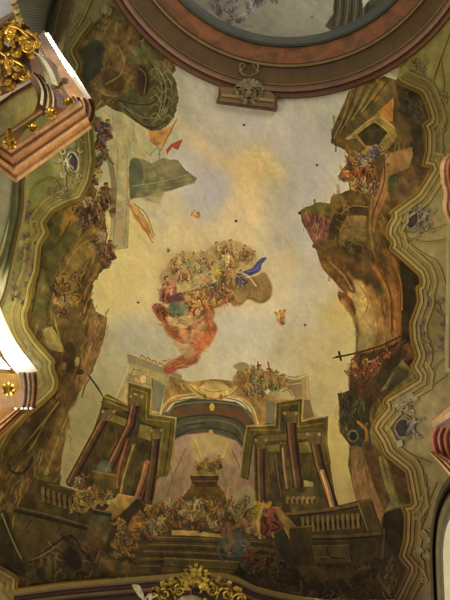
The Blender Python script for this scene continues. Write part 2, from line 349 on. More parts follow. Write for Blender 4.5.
poly(T, "340,208 368,204 368,216 348,214 340,224 334,240 328,240 330,220", '#3e311a', .7, False, .95, .2); poly(T, "347,216 366,216 366,244 360,252 348,238 342,240 338,234", '#74613a', n=.25); line("346,216 338,232 338,250", 2, '#3a331c', .8); line("341,214 352,206 368,207", 1.2, '#7a6a3e', .8); poly(T, "346,240 362,247 362,254 342,248", '#3f341d')
poly(T, "331,197 337,194 344,197 346,205 336,208 330,204", '#6b5a30', n=.2); dabs("335,200 368,198 368,262 335,250", 50, ['#7c683c', '#3d3018', '#8a7648'], (4, 10), (1, 2), (0, 180), (.25, .5)); line("372,200 370,230 376,262", 2.2, '#806844', .7)
poly('painted_bastion', "300,211 306,207 312,206 320,203 332,207 335,211 330,225 326,243 314,244 306,228", '#6f4a3c', n=.45); dabs("303,212 331,212 325,240 315,240", 60, ['#8d5a58', '#5a3a30', '#8f8a58', '#a07a60', '#4a2e26'], (3, 8), (.8, 1.6), (70, 120), (.5, .9))
poly('painted_bastion', "304,209 312,205 320,202 333,205 334,212 322,215 310,213", '#6b6430', n=.3, jg=.5)
line("314,246 326,252 345,262 360,272", 4, '#57431f'); line("322,262 326,270 338,284 350,296", 2.2, '#5f4728'); ell(KR, 326, 264, 4, 5, -30, '#463619'); line("334,268 344,280 356,296", 2, '#8a6838', .8)
poly(KR, "350,270 366,276 374,290 380,310 388,330 384,345 372,352 356,350 358,332 354,315 344,302 348,292 340,280", '#8a7146', 1, True, .9, .2)
poly(KR, "372,266 390,276 400,296 402,325 398,344 388,345 386,318 378,296", '#8a5f30', 1, True, .9, .2); poly(KR, "386,250 396,258 401,275 400,290 390,280", '#7d5a30', 1, True, .8, .2)
dabs("352,280 390,280 398,340 360,345", 90, ['#a08450', '#7a5c30', '#9a7040', '#6a4e2a'], (6, 20), (1, 2.4), (70, 110), (.25, .55)); line("362,288 370,286 374,292 368,298", 1, '#7a4a24', .7)
poly(KR, "399,258 418,276 421,284 414,288 417,301 409,323 410,342 402,345 401,320 402,296", '#2e2514', .8, False, .95, .3); poly(KR, "345,262 360,268 362,280 352,276", '#3a2c16', 1, True, .8)
line("372,255 380,270 392,300 392,330", 2.4, '#4c381c', .6); line("380,240 376,262 388,280", 2.2, '#7a4e28', .6)
poly(KR, "352,282 362,282 368,296 374,312 378,330 372,346 358,350 360,332 356,314 348,300", '#b09a62', 1.2, True, .8, .2); poly(KR, "366,284 372,290 382,312 384,340 378,346 378,322 370,300", '#8c6c3c', 1, True, .8, .3)
line("360,286 368,300 366,312", 1.2, '#7c4c28', .7); line("372,300 366,296 362,300", 1, '#7c4c28', .6); line("376,318 378,332 372,342", 1, '#7a5a34', .6)
poly(KR, "338,292 346,294 352,300 356,312 352,316 346,308 340,302", '#5e3c22', .6, True, .95, .4, jg=.5); poly(KR, "320,258 328,256 344,268 356,290 350,292 336,278 324,270", '#6a4c28', .6, True, .85, .4); line("330,262 344,276 352,290", 1.6, '#a08850', .7)
poly(KR, "326,250 344,258 356,270 366,286 372,284 378,296 384,290 372,268 356,256 340,246", '#4c3a1e', .8, True, .8, .4)
for q_ in ("386,252 396,280 399,320", "380,262 390,292 392,335", "392,256 401,284 402,310"): line(q_, 1.4, R.choice(['#a8763c', '#6a4a26', '#4e3418']), .7)
# the pale sky inlet right of the bastion
soft("340,300 352,310 356,328 354,346 343,352 338,330", '#ab9656', .55, 1.5)
line("336,357 352,354 380,346 401,336", 1.9, '#4e3418', 1, 'painted_halberd'); line("339,352 341,360", 2.2, '#43301a', 1, 'painted_halberd'); line("333,358 341,357", 1.2, '#43301a', 1, 'painted_halberd')
P_ = "352,358 380,350 402,342 412,358 410,368 392,384 378,400 365,405 358,392 350,375"
poly(KR, P_, '#4a321c', 1, False, .85, .4); dabs(P_, 110, ['#5e3824', '#241a10', '#5a4428', '#6e4430', '#34321e', '#2c2416'], (4, 10), (1, 2.4), (100, 150), (.4, .8))
fig(355, 368, 15, -20, '#6a4e2a', '#5d3c20'); fig(364, 366, 15, 20, '#7c5a34', '#5a3018'); fig(350, 374, 11, -60, '#8a6a40', '#6a4a2c'); fig(374, 364, 13, 40, '#6e3a24'); fig(384, 356, 14, 60, '#74402a')
poly(KR, "362,392 372,380 384,366 396,352 404,350 398,364 386,382 374,398 368,420 368,440 374,452 366,446 360,424", '#332a18', 1, True, .8, .4)
T = 'painted_ruin'
P_ = "338,393 349,391 356,396 364,404 370,420 372,440 378,450 370,450 360,446 352,446 343,434 347,428 340,422 341,408"
poly(T, P_, '#35331f', n=.45, jg=1); dabs(P_, 60, ['#54523a', '#1f1e12', '#46401f', '#6a5a34'], (3, 9), (1, 2.2), (60, 120), (.4, .8)); ell(T, 353, 436, 6, 6.5, 0, '#56523a'); ell(T, 353, 436, 4, 4.5, 0, '#26231a'); line("358,422 366,430 366,440", 2.6, '#8a6428', .8)
poly(KR, "350,372 356,380 360,398 352,394 349,386", '#3c2e18', 1, True, .9)
poly('painted_hillside#olive', "400,382 386,396 378,408 370,430 372,450 384,470 390,500 384,510 396,512 400,520 406,500 399,480 384,456 372,432 374,418 384,406 382,403 386,398 410,382 416,378 411,368 402,360 392,374 380,392", '#68643a', n=.25)
dabs("400,384 386,400 374,422 376,445 388,470 384,440 378,424 392,398", 30, ['#7a7844', '#454522'], (6, 16), (1, 2), (90, 130), (.4, .6))
poly('painted_hillside#olive', "396,366 410,370 408,378 396,386 386,398 388,386", '#3a3620', 1, False, .9, .4)
poly('painted_rock_wall', "350,446 362,448 368,462 374,486 384,510 382,530 374,518 370,500 356,500 352,480", '#6d5836', n=.2, c2='#7c5c3c'); dabs("352,448 366,450 374,490 360,498", 30, ['#86704a', '#56432a'], (8, 20), (1, 2), (70, 100), (.3, .5))
poly(KR, "362,446 378,448 386,470 390,500 384,508 376,488", '#4c3820', 1, True, .85, .35); poly(KR, "386,456 404,470 411,502 400,504 392,482", '#40301a', .8, False, .9, .4)
line("380,458 385,480 392,500 398,508", 3.2, '#6b6a3c', .8); line("392,508 384,512 380,520", 3, '#6d6438', .8); poly(KR, "384,515 400,508 404,520 402,545 397,556 388,545 382,535", '#251c0e', .8, True, .95, .3)
poly(KR, "380,540 392,545 398,558 406,569 396,592 390,600 340,600 352,575 372,560", '#2e2411', 1, False, .8, .4); line("384,530 382,555 378,575 388,592", 3, '#574620', .7)
dabs("384,560 396,556 398,590 384,598", 30, ['#6b6236', '#2a2110', '#544a26'], (4, 9), (1, 2), (60, 120), (.4, .7))

# ---------------------------------------------------------------- portico
PO = 'painted_portico'
EN = PO+'>painted_entablature'; AT = PO+'>painted_attic'; CO = PO+'>painted_column'
poly('painted_staircase', "15,512 36,474 60,486 110,505 152,500 255,505 300,515 357,501 372,500 384,535 376,560 330,600 262,592 230,576 160,576 110,580 59,585 30,588 14,530", '#3a2e16', n=.3)
poly(PO+'>painted_apse', "150,412 262,412 262,508 150,508", '#6f553a', n=.12)
# ground behind colonnades
poly(PO+'>painted_colonnade_wall#left', "104,398 127,405 152,390 151,414 176,418 172,465 158,478 152,505 118,500 70,484 85,455 97,420", '#3f361a', n=.3)
poly(PO+'>painted_colonnade_wall#right', "254,436 276,402 303,398 302,422 328,417 327,445 337,508 300,515 255,508", '#453a1c', n=.3)
dabs("100,420 150,420 150,490 80,480", 60, ['#5a4c24', '#2d2612', '#4f4422'], (8, 20), (1.5, 3), (95, 120), (.3, .6))
dabs("262,440 320,430 330,500 262,500", 60, ['#5d4e26', '#332a14', '#4f4a24'], (8, 20), (1.5, 3), (80, 95), (.3, .6))
# attic left / centre / right
poly(AT+'#left', "127,353 134,357 140,356 150,362 165,368 182,374 182,381 200,382 200,392 172,402 162,414 150,413 152,390 128,383 127,405 114,402 122,388 130,372", '#94804e', n=.15)
poly(AT+'#left', "127,353 182,374 181,380 128,362", '#7f704a'); line("127,353 150,361 182,375", 1, '#b39c66', .9); line("129,366 116,398", 1.2, '#b59e66', .9); line("134,368 122,400", 1, '#6a5730', .9)
poly(AT+'#left', "152,378 166,386 160,412 150,410 152,392", '#6f6646'); line("167,386 160,413", 1.4, '#b09862', .9); line("152,378 153,392", 1, '#54502f', .8)
ell(AT+'#left', 144, 378, 6, 6.5, 0, '#8a7040'); ell(AT+'#left', 144, 378, 4.4, 5, 0, '#b59c62'); line("141,376 144,374 147,377 146,382", 1, '#6a5028', .9)
for x in range(136, 172, 6): ell(AT+'#left', x+6, 357+(x-136)*.42, 3, 2.2, 20, '#a08850'); line([(x+4, 357+(x-136)*.42), (x+6, 355+(x-136)*.42), (x+9, 358+(x-136)*.42)], .9, '#6a5228', .9)
poly(AT+'#left', "128,383 120,400 127,404", '#a68a58'); dabs("130,368 150,372 150,388 130,380", 20, ['#b69a5c', '#6e5a30'], (3, 8), (.8, 1.6), (0, 60), (.4, .7)); line("170,376 166,392", 4.5, '#8f7e50', .9); line("173,377 169,394", 1, '#bda66c', .9)
poly(PO, "170,376 190,382 214,379 245,382 262,390 276,401 275,420 264,424 255,425 250,408 240,398 210,395 182,397 168,406 162,414 164,395", '#8c7344', n=.2)
dabs("168,385 190,386 178,396", 16, ['#b59a5e', '#6a4e28', '#a06c40'], (3, 8), (.8, 1.6), (0, 90), (.4, .8)); dabs("240,386 262,392 270,404 252,400", 18, ['#b3945a', '#6a4e28', '#8e5c3a'], (3, 8), (.8, 1.6), (0, 90), (.4, .8))
line("160,415 166,403 178,396 210,393 238,397 252,407 258,424", 2, '#b79f66', .9); line("164,416 170,404 182,400 210,397 236,400 248,409 254,425", 1.2, '#5f5230', .9)
poly(AT+'#right', "280,374 294,377 309,373 309,392 312,405 318,417 302,421 303,398 288,400 272,404 268,394", '#90784a', n=.15); line("281,374 294,379 309,374", 1.4, '#b59f6a', .9); line("307,376 308,396 316,416", 1.4, '#a98f5c', .9); poly(AT+'#right', "284,382 302,380 302,396 286,398", '#7a6340', a=.8); line("286,385 301,383", 1, '#b39a64', .8); poly(AT+'#right', "300,400 310,400 314,416 303,420", '#6a5734')
poly(AT+'#right', "266,400 275,402 274,424 266,424", '#675e42')
# arch
AR = PO+'>painted_arch'
poly(AR, "164,436 166,414 175,403 190,399 212,399 236,402 248,410 254,424 248,426 241,477 243,447 236,440 210,432 186,434 176,438 172,465 176,418", '#443e28', n=.2)
poly(AR, "168,420 178,408 212,405 240,409 250,420 248,428 238,418 212,413 182,415", '#583c20', .6); line("172,432 182,424 212,420 236,426 244,440", 2.4, '#544c32', .9); line("170,426 182,418 212,415 238,421 248,432", 1.4, '#2e2a1a', .9); line("176,437 190,430 212,428 234,434 243,446", 1.2, '#2b2a1c', .9); line("168,414 178,405 212,402 240,406 251,418", 1.4, '#665c3c', .8); line("186,425 205,423", 1, '#23211a', .8)
ell(AR, 212, 407, 2.6, 4, 0, '#a08c34'); ell(AR, 211, 433, 2.5, 3.5, 0, '#9a8430')
# apse
AP = PO+'>painted_apse'
poly(AP, "174,440 186,435 210,433 236,441 242,449 240,477 248,480 254,486 256,508 152,508 157,480 170,470", '#93755a', n=.1, c2='#6c5434')
dabs("176,442 210,438 240,450 250,500 160,500", 70, ['#947756', '#6a5034', '#8a6e4c'], (8, 22), (1.5, 3.5), (60, 120), (.2, .4))
poly(AP, "190,440 210,434 232,442 226,462 216,452 208,456 196,462", '#a08a4c', 2, True, .7); line("195,440 202,458", 1.6, '#b39c58', .6); line("228,442 222,460", 1.6, '#b39c58', .6)
for a_ in ("186,448 176,470 166,498", "240,452 248,470 254,490", "232,450 240,468 244,482"): line(a_, 1.1, '#634a30', .8)
poly(AP, "236,492 250,486 256,508 236,508", '#7a7048', 1.5, True, .6)
# cartouche on top of arch
ca = PO+'>painted_cartouche'
poly(ca, "190,384 200,387 208,381 222,382 230,388 238,384 240,387 232,396 220,399 208,399 196,395 190,388", '#a8935c', sm=True, n=.15); poly(ca, "200,388 208,384 222,384 230,389 222,396 207,396", '#b8a468', sm=True)
line("190,386 200,394 214,399 232,394 240,386", 1, '#6a4f28', .9); line("200,388 212,392 226,390", .8, '#7c6234', .7); ell(ca, 205, 397, 2, 3, 0, '#7a5c34'); ell(ca, 221, 397, 2, 3, 0, '#7a5c34')
# entablatures
poly(EN+'#left', "103,396 108,394 127,405 128,382 152,389 151,414 176,418 174,450 172,466 167,477 158,477 160,450 163,428 148,424 140,420 142,396 134,393 132,412 112,409 107,420 99,440 97,425", '#554c20', n=.15)
line("103,396 127,405 128,382 152,389 150,414 176,418", 1.6, '#8c7a40', .9, sm=False); line("107,401 130,411 132,388 147,393 146,419 170,422", 1.2, '#7c6e38', .8, sm=False); line("176,418 173,450 171,466", 1.6, '#877a3c', .9); line("171,422 168,450 164,474", 1.2, '#33300f', .9); line("164,428 160,450 158,476", 1.4, '#6a6430', .8)
poly(EN+'#left', "104,407 130,417 128,430 110,424 101,418", '#3a3217'); poly(EN+'#left', "108,412 128,420 127,427 108,420", '#6d6231', a=.9); poly(EN+'#left', "140,424 152,427 151,441 138,437", '#6a6230'); line("104,399 98,425 90,446", 1.4, '#4c3c20', .9)
poly(EN+'#right', "247,425 275,425 276,401 303,398 301,421 328,416 327,440 331,465 322,462 322,430 298,432 298,405 282,407 281,432 254,434 252,452 248,480 240,477 243,450", '#51471f', n=.15)
line("247,426 275,425 276,402 303,398 302,421 328,416", 1.8, '#948048', .9, sm=False); line("251,430 279,430 280,406 299,403 298,427 323,423", 1.2, '#74662f', .8, sm=False); line("247,426 243,450 240,477", 1.6, '#7d7038', .9); line("254,436 251,456 248,479", 1.4, '#302a10', .9); line("328,417 326,440 330,465", 1.2, '#6a5a2c', .9)
poly(EN+'#right', "258,436 320,432 320,438 258,442", '#5e522a'); poly(EN+'#right', "266,446 280,444 280,452 268,452", '#67602f'); poly(EN+'#right', "299,443 312,441 313,452 300,453", '#6c6432')
def column(i, s, w, col='#4a3522', hi='#7a5c3a', cap=True, key=CO):
    P = pts(s); k = key+'#%s' % i
    line(s, w, col, 1, k, sm=False)
    off = lambda d: [(x+d, y) for x, y in P]
    line(off(-w*.28), w*.22, hi, .75, sm=False); line(off(-w*.1), w*.15, shade(col, 1.2), .6, sm=False); line(off(w*.32), w*.28, shade(col, .5), .75, sm=False); line(off(-w*.47), w*.1, shade(col, .5), .7, sm=False)
    if cap:
        x, y = P[0]; u = np.array(P[1])-np.array(P[0]); u = u/np.hypot(*u)*-1
        poly(k, [(x-w*.5, y+2), (x+w*.5, y+2), (x+w*.72+u[0]*w, y-w*.9), (x-w*.72+u[0]*w, y-w*.9)], '#64552f', n=.2)
        for d in (-.4, 0, .4): line([(x+d*w, y+1), (x+d*w*1.3+u[0]*w*.5, y-w*.5)], 1, '#54432a', .8)
        for d in (-1, 1): ell(None, x+d*w*.55+u[0]*w*.7, y-w*.75, w*.16, w*.16, 0, '#8a784c')
column('a', "105,419 101,426 71,482", 10); column('b', "135,404 131,425 109,470", 10, hi='#8f5f3c'); column('c', "128,440 120,466 117,486", 4.5, '#6e4428', cap=False); column('d', "134,446 124,478 121,496", 4.5, '#6a5a30', '#8a7744', cap=False)
column('e', "156,437 154,460 148,500", 9, '#43311d', '#5c4c2a'); column('f', "147,464 144,478 138,496", 8, '#7c5438', '#a07852', cap=False)
column('g', "261,447 261,470 262,503", 9); column('h', "291,421 293,445 299,489", 10.5); column('i', "283,446 285,470 288,492", 4, '#80654a', '#a08a6c'); column('j', "276,452 279,480 282,496", 3, '#55402a', cap=False); column('k', "315,442 320,465 334,508", 10.5); column('l', "322,472 328,490 332,506", 5, '#a07a58', '#b8966e', cap=False)
poly(PO+'>painted_pedestal#a', "304,480 313,482 314,490 304,492", '#8a8058'); poly(PO+'>painted_pedestal#b', "284,489 314,486 318,495 322,512 286,512 282,500", '#4a4122', n=.4)
for x in range(288, 318, 5): ell(PO+'>painted_pedestal#b', x, 500, 2.5, 4, 10, '#7a6c40', .8); ell(PO+'>painted_pedestal#b', x+1.5, 501, 1.2, 2.6, 10, '#2c2412', .8)
poly(None, "98,464 106,460 112,468 108,474 98,472", '#5f6a5c', 1, True, .7); poly(PO+'>painted_pedestal#c', "94,470 117,474 116,486 112,500 92,494", '#4f4522', n=.2); line("93,471 118,476", 2, '#6f6030', .9)

# altar in the apse
AL = 'painted_altar'
poly(AL, "180,500 190,488 193,478 190,474 219,474 217,484 224,492 230,508 228,522 178,522", '#50401c', n=.35)
poly(AL, "190,475 219,475 218,480 214,487 196,487 191,480", '#3c2a16'); line("190,475 219,475", 1.6, '#7c6430', .9); line("193,481 217,481", 1, '#6a4c2c', .8)
poly(AL, "196,474 198,464 206,460 214,462 216,474", '#6a5828', n=.4); fig(207, 467, 14, 0, '#7c6a34', arm=110, par=AL, skin='#8a7440'); fig(199, 466, 10, -40, '#75622e', par=AL, skin='#8a7440'); fig(217, 463, 13, 20, '#75622e', par=AL, skin='#86703c')
dabs("182,500 226,496 226,520 182,520", 50, ['#6d5a28', '#33270f', '#806c34', '#5a4520'], (3, 9), (1, 2), (60, 120), (.4, .8)); line("229,482 227,500", 1.6, '#8a7440', 1, AL); line("222,485 234,488", 1.4, '#8a7440', 1, AL)
line("224,487 232,484", 1.2, '#77632f', .9)

# ---------------------------------------------------------------- stairs and terraces
ST = 'painted_staircase'
poly(ST, "112,520 140,512 172,520 225,524 270,520 289,540 292,570 262,590 230,574 160,574 110,578 100,556", '#4c401e', n=.25, c2='#3c3018')
poly(ST, "172,530 200,531 224,535 224,538 200,536 172,535", '#a58c50')
for i in range(9):
    y = 538+i*3.6; line([(150-i*1.5, y-1), (190, y), (228, y+2), (262+2*i, y+4)], 1.1, '#6e5f32' if i % 2 == 0 else '#2c2210', .75)
poly(ST, "165,558 238,562 238,574 162,572", '#5c4e28', .6, a=.8); line("165,558 238,562", 1.3, '#7a6a38', .8); line("160,566 240,570", 1, '#2f2512', .8)
for i in range(7): line([(250, 534+i*4.2), (284, 541+i*4)], 1.2, '#5d4e28' if i % 2 else '#2a200f', .7)
poly('painted_ramp#left', "113,520 104,512 118,494 138,497 126,510", '#9c8446', n=.15, c2='#6c5628'); line("118,494 137,498", 1, '#a89050', .8)
poly('painted_ramp#left', "113,521 138,498 142,505 124,530 112,552 104,552", '#2f2612', .8, False, .9)
poly('painted_ramp#right', "272,507 279,507 298,528 290,540", '#826c38', n=.15, c2='#6a562a'); poly('painted_ramp#right', "272,508 290,540 294,570 280,556 270,530", '#2a2818', .7, False, .9); line("272,508 290,540 293,568", 1, '#7a6a38', .8)
BL = 'painted_balustrade#left'
poly(BL, "36,474 53,476 50,484 72,490 88,498 90,510 88,530 60,522 15,511 16,506 36,510 34,492", '#3d351b', n=.25)
poly(BL, "36,474 53,477 52,482 36,479", '#504722'); poly(BL, "38,480 50,483 46,496 36,492", '#352e16')
for i in range(8):
    x = 43+5.4*i; y = 493+1.9*i; k_ = BL+'>painted_baluster#%d' % i
    poly(k_, [(x-1.3, y-6), (x+1.5, y-5.5), (x+2.3, y-1), (x+1.2, y+3), (x+2.2, y+8), (x-1.2, y+7.5), (x-.6, y+3), (x-2, y-1)], '#5f5028', sm=True)
    line([(x+2.2, y-4), (x+2.6, y+5)], 1.2, '#1f190b', .9)
line("50,484 72,490 86,496", 2.2, '#4f4724', .9); line("15,511 50,519 88,530", 3.6, '#2c1e12', .95); line("16,507 50,515 88,526", 1.2, '#5c4d2a', .9)
TL_ = 'painted_terrace_wall#left'
poly(TL_, "15,513 50,521 87,531 82,545 72,534 62,538 48,548 30,562 20,548 14,530", '#4c4020', n=.2, c2='#40341a'); line("32,520 26,528", 1.2, '#2a200f', .8); line("60,526 56,534", 1, '#2a200f', .8)
poly('painted_pedestal#left', "92,510 112,514 108,534 100,553 82,545 88,528", '#3c4226', n=.3, c2='#5c3e20'); poly('painted_pedestal#left', "92,508 112,512 111,517 92,514", '#2c2814'); line("92,509 112,513", 1, '#6c6034', .9)
BR = 'painted_balustrade#right'
poly(BR, "300,513 330,509 356,505 357,501 370,499 382,530 381,536 340,538 300,540 296,527", '#382e17', n=.2); line("286,514 330,509 356,504 370,500", 3.2, '#5b4d28', .95); line("286,516 330,512 356,507", 1.1, '#221a0c', .9)
for i in range(12):
    x = 303+5*i; y = 524-.35*i; k_ = BR+'>painted_baluster#r%d' % i
    poly(k_, [(x-1.8, y-7), (x+1, y-7), (x+2, y-3), (x+.8, y+1), (x+2.2, y+5), (x+2, y+8), (x-1, y+8), (x-1, y+2), (x-2.2, y-3)], '#5c4c2a', sm=True)
    line([(x+2.2, y-5), (x+2.4, y+6)], 1.3, '#1c150a', .9); line([(x-1, y-5), (x, y+6)], .8, '#75633a', .6)
line("300,536 340,536 380,533", 3, '#4c3f20', .95); line("300,539 340,539 380,536", 1.6, '#1c140a', .9); poly(BR, "358,503 370,501 381,530 368,531", '#463a1d'); line("358,503 368,531", 1.2, '#7c6a3a', .8)
TR = 'painted_terrace_wall#right'
poly(TR, "300,541 340,541 382,537 374,552 352,566 310,568 296,566", '#33290f', n=.2); poly(TR, "312,546 350,545 352,562 316,564", '#463a1c', n=.2); line("327,547 330,557 345,558", 1, '#1c150a', .9); line("312,546 350,545", 1, '#5a4b26', .8); line("349,546 352,562", 1, '#1c150a', .9); line("318,557 330,557", 1, '#6a5a30', .7)
poly('painted_pedestal#right', "289,528 312,526 312,545 305,567 293,568 290,545", '#3e3318', n=.2, c2='#2a2010'); line("288,528 313,526", 1.6, '#5f4f28', .9)
# dark rocks at the foot
P_ = "30,562 48,548 62,538 72,534 80,545 100,556 114,552 128,560 150,572 110,578 59,583 30,586 24,574"
poly('painted_rocks#left', P_, '#3c321a', n=.4, jg=.6); dabs(P_, 110, ['#5e502a', '#231a0c', '#6b5c34', '#4a3a1c'], (4, 12), (1, 2.6), (0, 180), (.4, .7))
line("30,562 50,548 70,535 80,548 90,560", 1.8, '#241b0d', .8); line("32,560 46,553 56,546", 2, '#6c5634', .7); poly('painted_rocks#left', "62,552 72,548 82,558 78,570 66,566", '#221a0d', 1, True, .8); ell('painted_rocks#left', 41, 573, 5, 6, 0, '#2a2114', .9)
poly('painted_rocks#left', "100,556 116,560 140,566 150,572 134,574 112,572", '#66502c', 1, True, .8, .3)
P_ = "232,572 252,558 275,558 294,568 330,566 355,566 372,556 384,560 372,585 330,600 262,590"
poly('painted_rocks#right', P_, '#2e230f', n=.4, jg=.6); dabs(P_, 130, ['#48391c', '#1b1408', '#544422', '#3a2e14'], (5, 13), (1, 2.8), (0, 180), (.4, .7)); poly('painted_rocks#right', "298,566 330,568 362,572 340,580 310,578", '#57472a', 2, True, .6, .3)

# ---------------------------------------------------------------- left statuary on balustrade
fl = [(82, 500, 20, -60, '#8a7638', '#7d6a34'), (92, 496, 22, 10, '#86733a', '#75622c'), (78, 508, 16, -80, '#7a6832', '#6a5828'), (100, 502, 18, 50, '#77642e', '#86733a'), (82, 482, 15, 5, '#5c2c1e', '#4a2a1c'), (77, 482, 12, 15, '#8a8468', '#6a5a40'), (106, 497, 14, 60, '#7c6a34', '#66542a')]
for a in fl: fig(*a[:4], a[4], a[5], skin='#8f7a44')
dabs("72,492 108,488 112,505 78,514", 50, ['#7c6a38', '#5c4c22', '#8a7638', '#433716'], (3, 9), (1, 2), (20, 140), (.4, .8))
# crowd on the left of the stair
cl = [(122, 528, 20, -20, '#6a4c22', '#3c3a28'), (118, 540, 18, 30, '#3c3a22', '#54431e'), (134, 523, 16, 20, '#7a4a28', '#6d5424'), (141, 520, 17, -10, '#4c3820', '#8a6a2c'), (150, 512, 15, -25, '#9a7a28', '#7c6024'), (156, 510, 13, 20, '#54421e', '#4c3c1e'), (153, 527, 18, -15, '#78805c', '#646a44'), (160, 524, 17, 12, '#8a8458', '#5d5a3c'), (146, 534, 14, -50, '#5c3a22', '#4c3018'), (133, 540, 16, 40, '#54371e', '#6a5228'), (128, 552, 16, -60, '#5a4424', '#6f5a32'), (112, 556, 13, 70, '#5a4a2c', '#44381e')]
for a in cl: fig(*a[:4], a[4], a[5], skin='#93703e')
# crowd in front of the altar
for a in [(170, 515, 15, 10, '#6d4a2a', '#5c3c20'), (176, 520, 15, -15, '#7a5a2c', '#5d3820'), (182, 514, 19, 0, '#8d8058', '#4a3024'), (188, 510, 18, 15, '#8a8464', '#6d6544'), (193, 520, 16, -10, '#7a6a44', '#3c2820'), (196, 506, 16, 30, '#958c6c', '#7a6c44'), (203, 516, 19, 0, '#6e6a34', '#7c5a24'), (210, 520, 16, -20, '#86602c', '#8a8468'), (201, 526, 13, 10, '#6a3020', '#5c2a1c'), (216, 514, 15, 10, '#6a5428', '#54401e'), (222, 516, 16, -8, '#745a30', '#5a4422'), (229, 510, 16, 10, '#5c4a24', '#4a3a1c'), (165, 508, 14, -20, '#6a5028', '#5a4422'), (209, 506, 13, 15, '#7a6428', '#5c4a22'), (186, 524, 12, 20, '#4a2c22', '#3a241c'), (215, 526, 11, -15, '#9a947c', '#7c7454'), (178, 504, 13, 30, '#6a4c28', '#5c4a24')]:
    fig(*a[:4], a[4], a[5], skin='#9a7c4c')
dabs("164,498 256,498 262,528 168,528", 170, ['#6a5a34', '#2e2012', '#4c3420', '#8a7c58', '#5c4622', '#443a20', '#33281a'], (2, 6), (.8, 1.6), (50, 130), (.4, .8))
# right of stair
for a in [(235, 512, 18, -30, '#7c7048', '#65603c'), (243, 505, 16, 20, '#726640', '#5c5430'), (250, 518, 16, 10, '#5a4628', '#4a3a20'), (239, 524, 13, 0, '#6a5a3c', '#4c4024'), (256, 524, 20, 25, '#74684c', '#7d7656'), (247, 526, 15, -30, '#5c4a34', '#8a8464')]:
    fig(*a[:4], a[4], a[5], skin='#93744a')
fig(261, 520, 32, 8, '#94762a', '#8a7c4c', skin='#a07c48', par=None); fig(268, 521, 30, 0, '#6a2c22', '#5c2420', skin='#a07c48'); fig(266, 508, 12, 20, '#4a4a5c', '#6a3028'); line("262,508 258,522 260,538", 3, '#a8925c', .8); line("256,503 266,506 270,503", 4, '#9c7c24', .85)
fig(231, 541, 34, -12, '#5c4426', '#565856', skin='#8a6038', arm=100); line("222,540 230,550 240,548", 4, '#5c605e', .8); line("226,536 218,548 222,560", 3, '#4c504e', .8); fig(234, 546, 18, 50, '#7c5a2c', '#6a6c6c'); poly(None, "236,530 243,536 241,560 234,556", '#4c5054', .8, True, .75)
fig(252, 560, 24, -12, '#552a1e', '#3a2416', skin='#7a5430'); fig(259, 566, 18, 40, '#4c2a1c', '#3c2c1a', skin='#6a4a2c'); fig(246, 566, 16, -40, '#3c3c34', '#2c2a20', skin='#6a4a2c')
line("230,562 230,590", 1, '#6a2c22', .5)
fig(272, 566, 14, 60, '#3c2e18', skin='#5c4626'); fig(284, 570, 14, -70, '#3a2c16', skin='#54401f')

# ---------------------------------------------------------------- left group of figures
for a in [(104, 131, 20, 20, '#343650', '#4a2c24'), (97, 124, 16, -20, '#5a4a30', '#3e3a4a'), (100, 142, 16, 30, '#3c3648', '#5c3c28'), (93, 163, 16, -20, '#7d7552', '#5c5434'), (97, 176, 18, 10, '#8a8460', '#5a4630'), (103, 158, 16, 30, '#4a3a26', '#5c4a30'), (104, 196, 22, 10, '#5a3c28', '#4e3420'), (99, 204, 20, -10, '#4c3624', '#6a5234'), (89, 206, 22, -30, '#8f866a', '#7a7050'), (82, 214, 18, -60, '#4c2c20', '#3a2418'), (96, 216, 18, 20, '#4c3222', '#54402a'), (84, 225, 14, -70, '#4c3a30', '#5c4a40'), (101, 240, 20, 10, '#827a58', '#6c6444'), (107, 252, 20, 15, '#5c4030', '#462e20'), (104, 262, 14, -20, '#4c3222', '#402a1c'), (94, 248, 14, -60, '#7d7550', '#6a6240'), (60, 286, 22, 20, '#8a6a30', '#4c3a20'), (70, 296, 22, -20, '#4a3a22', '#8a6428'), (62, 305, 22, 40, '#7a6a44', '#4a3a22'), (74, 282, 16, 10, '#54401f', '#6c5428')]:
    fig(*a[:4], a[4], a[5], skin='#8c7048')
line("101,150 108,158 113,164", 2, '#3a2a20', .9); poly(K, "108,210 116,207 116,213 110,214", '#5a3e28', .5)
dabs("86,196 108,190 110,218 80,222", 45, ['#8f8868', '#3c2418', '#5a3826', '#a09470', '#6c4a2e'], (3, 8), (1, 2), (60, 120), (.4, .8))
dabs("98,240 112,244 114,262 102,266", 20, ['#6a4630', '#3a2418', '#8d866a'], (3, 6), (1, 2), (60, 120), (.4, .8))
line("104,150 111,166 114,190 112,215", 5, '#655538', .75); dabs("54,280 80,272 78,310 56,312", 40, ['#9a7a34', '#3a2a14', '#7a6a44', '#5d4420'], (4, 10), (1, 2), (50, 110), (.4, .8))

# ---------------------------------------------------------------- heavenly cloud with figures
CL = 'painted_cloud'
soft("158,262 172,250 190,246 225,246 255,255 268,275 262,300 225,310 190,312 160,295", '#a58c52', .5, 4)
poly(CL+'#mass', "166,272 172,258 186,252 202,252 216,244 232,240 248,246 256,254 254,268 240,276 226,284 214,278 200,286 188,290 176,286", '#a48a50', 3, True, .45, .3)
dabs("168,272 186,254 216,248 252,252 240,276 190,288", 120, ['#b99c62', '#8a6c3e', '#c7aa6c', '#9a7a4a', '#b08868', '#9c9460'], (3, 8), (1, 2.4), (0, 180), (.3, .7))
poly(CL+'#brown', "231,290 235,280 246,278 256,276 264,272 271,283 272,294 266,302 258,303 252,300 246,299 240,306 232,305 230,297", '#86693a', 1, True, .95, .2)
line("247,280 250,292 247,298", 1, '#6c5028', .7); line("256,277 262,290 258,302", 1.6, '#94784a', .6); line("234,300 240,304 250,298 262,302 270,296", 1.4, '#685028', .7)
poly(CL+'#grey', "160,275 166,268 172,268 178,282 168,288 161,284", '#94794e', 2, True, .7)
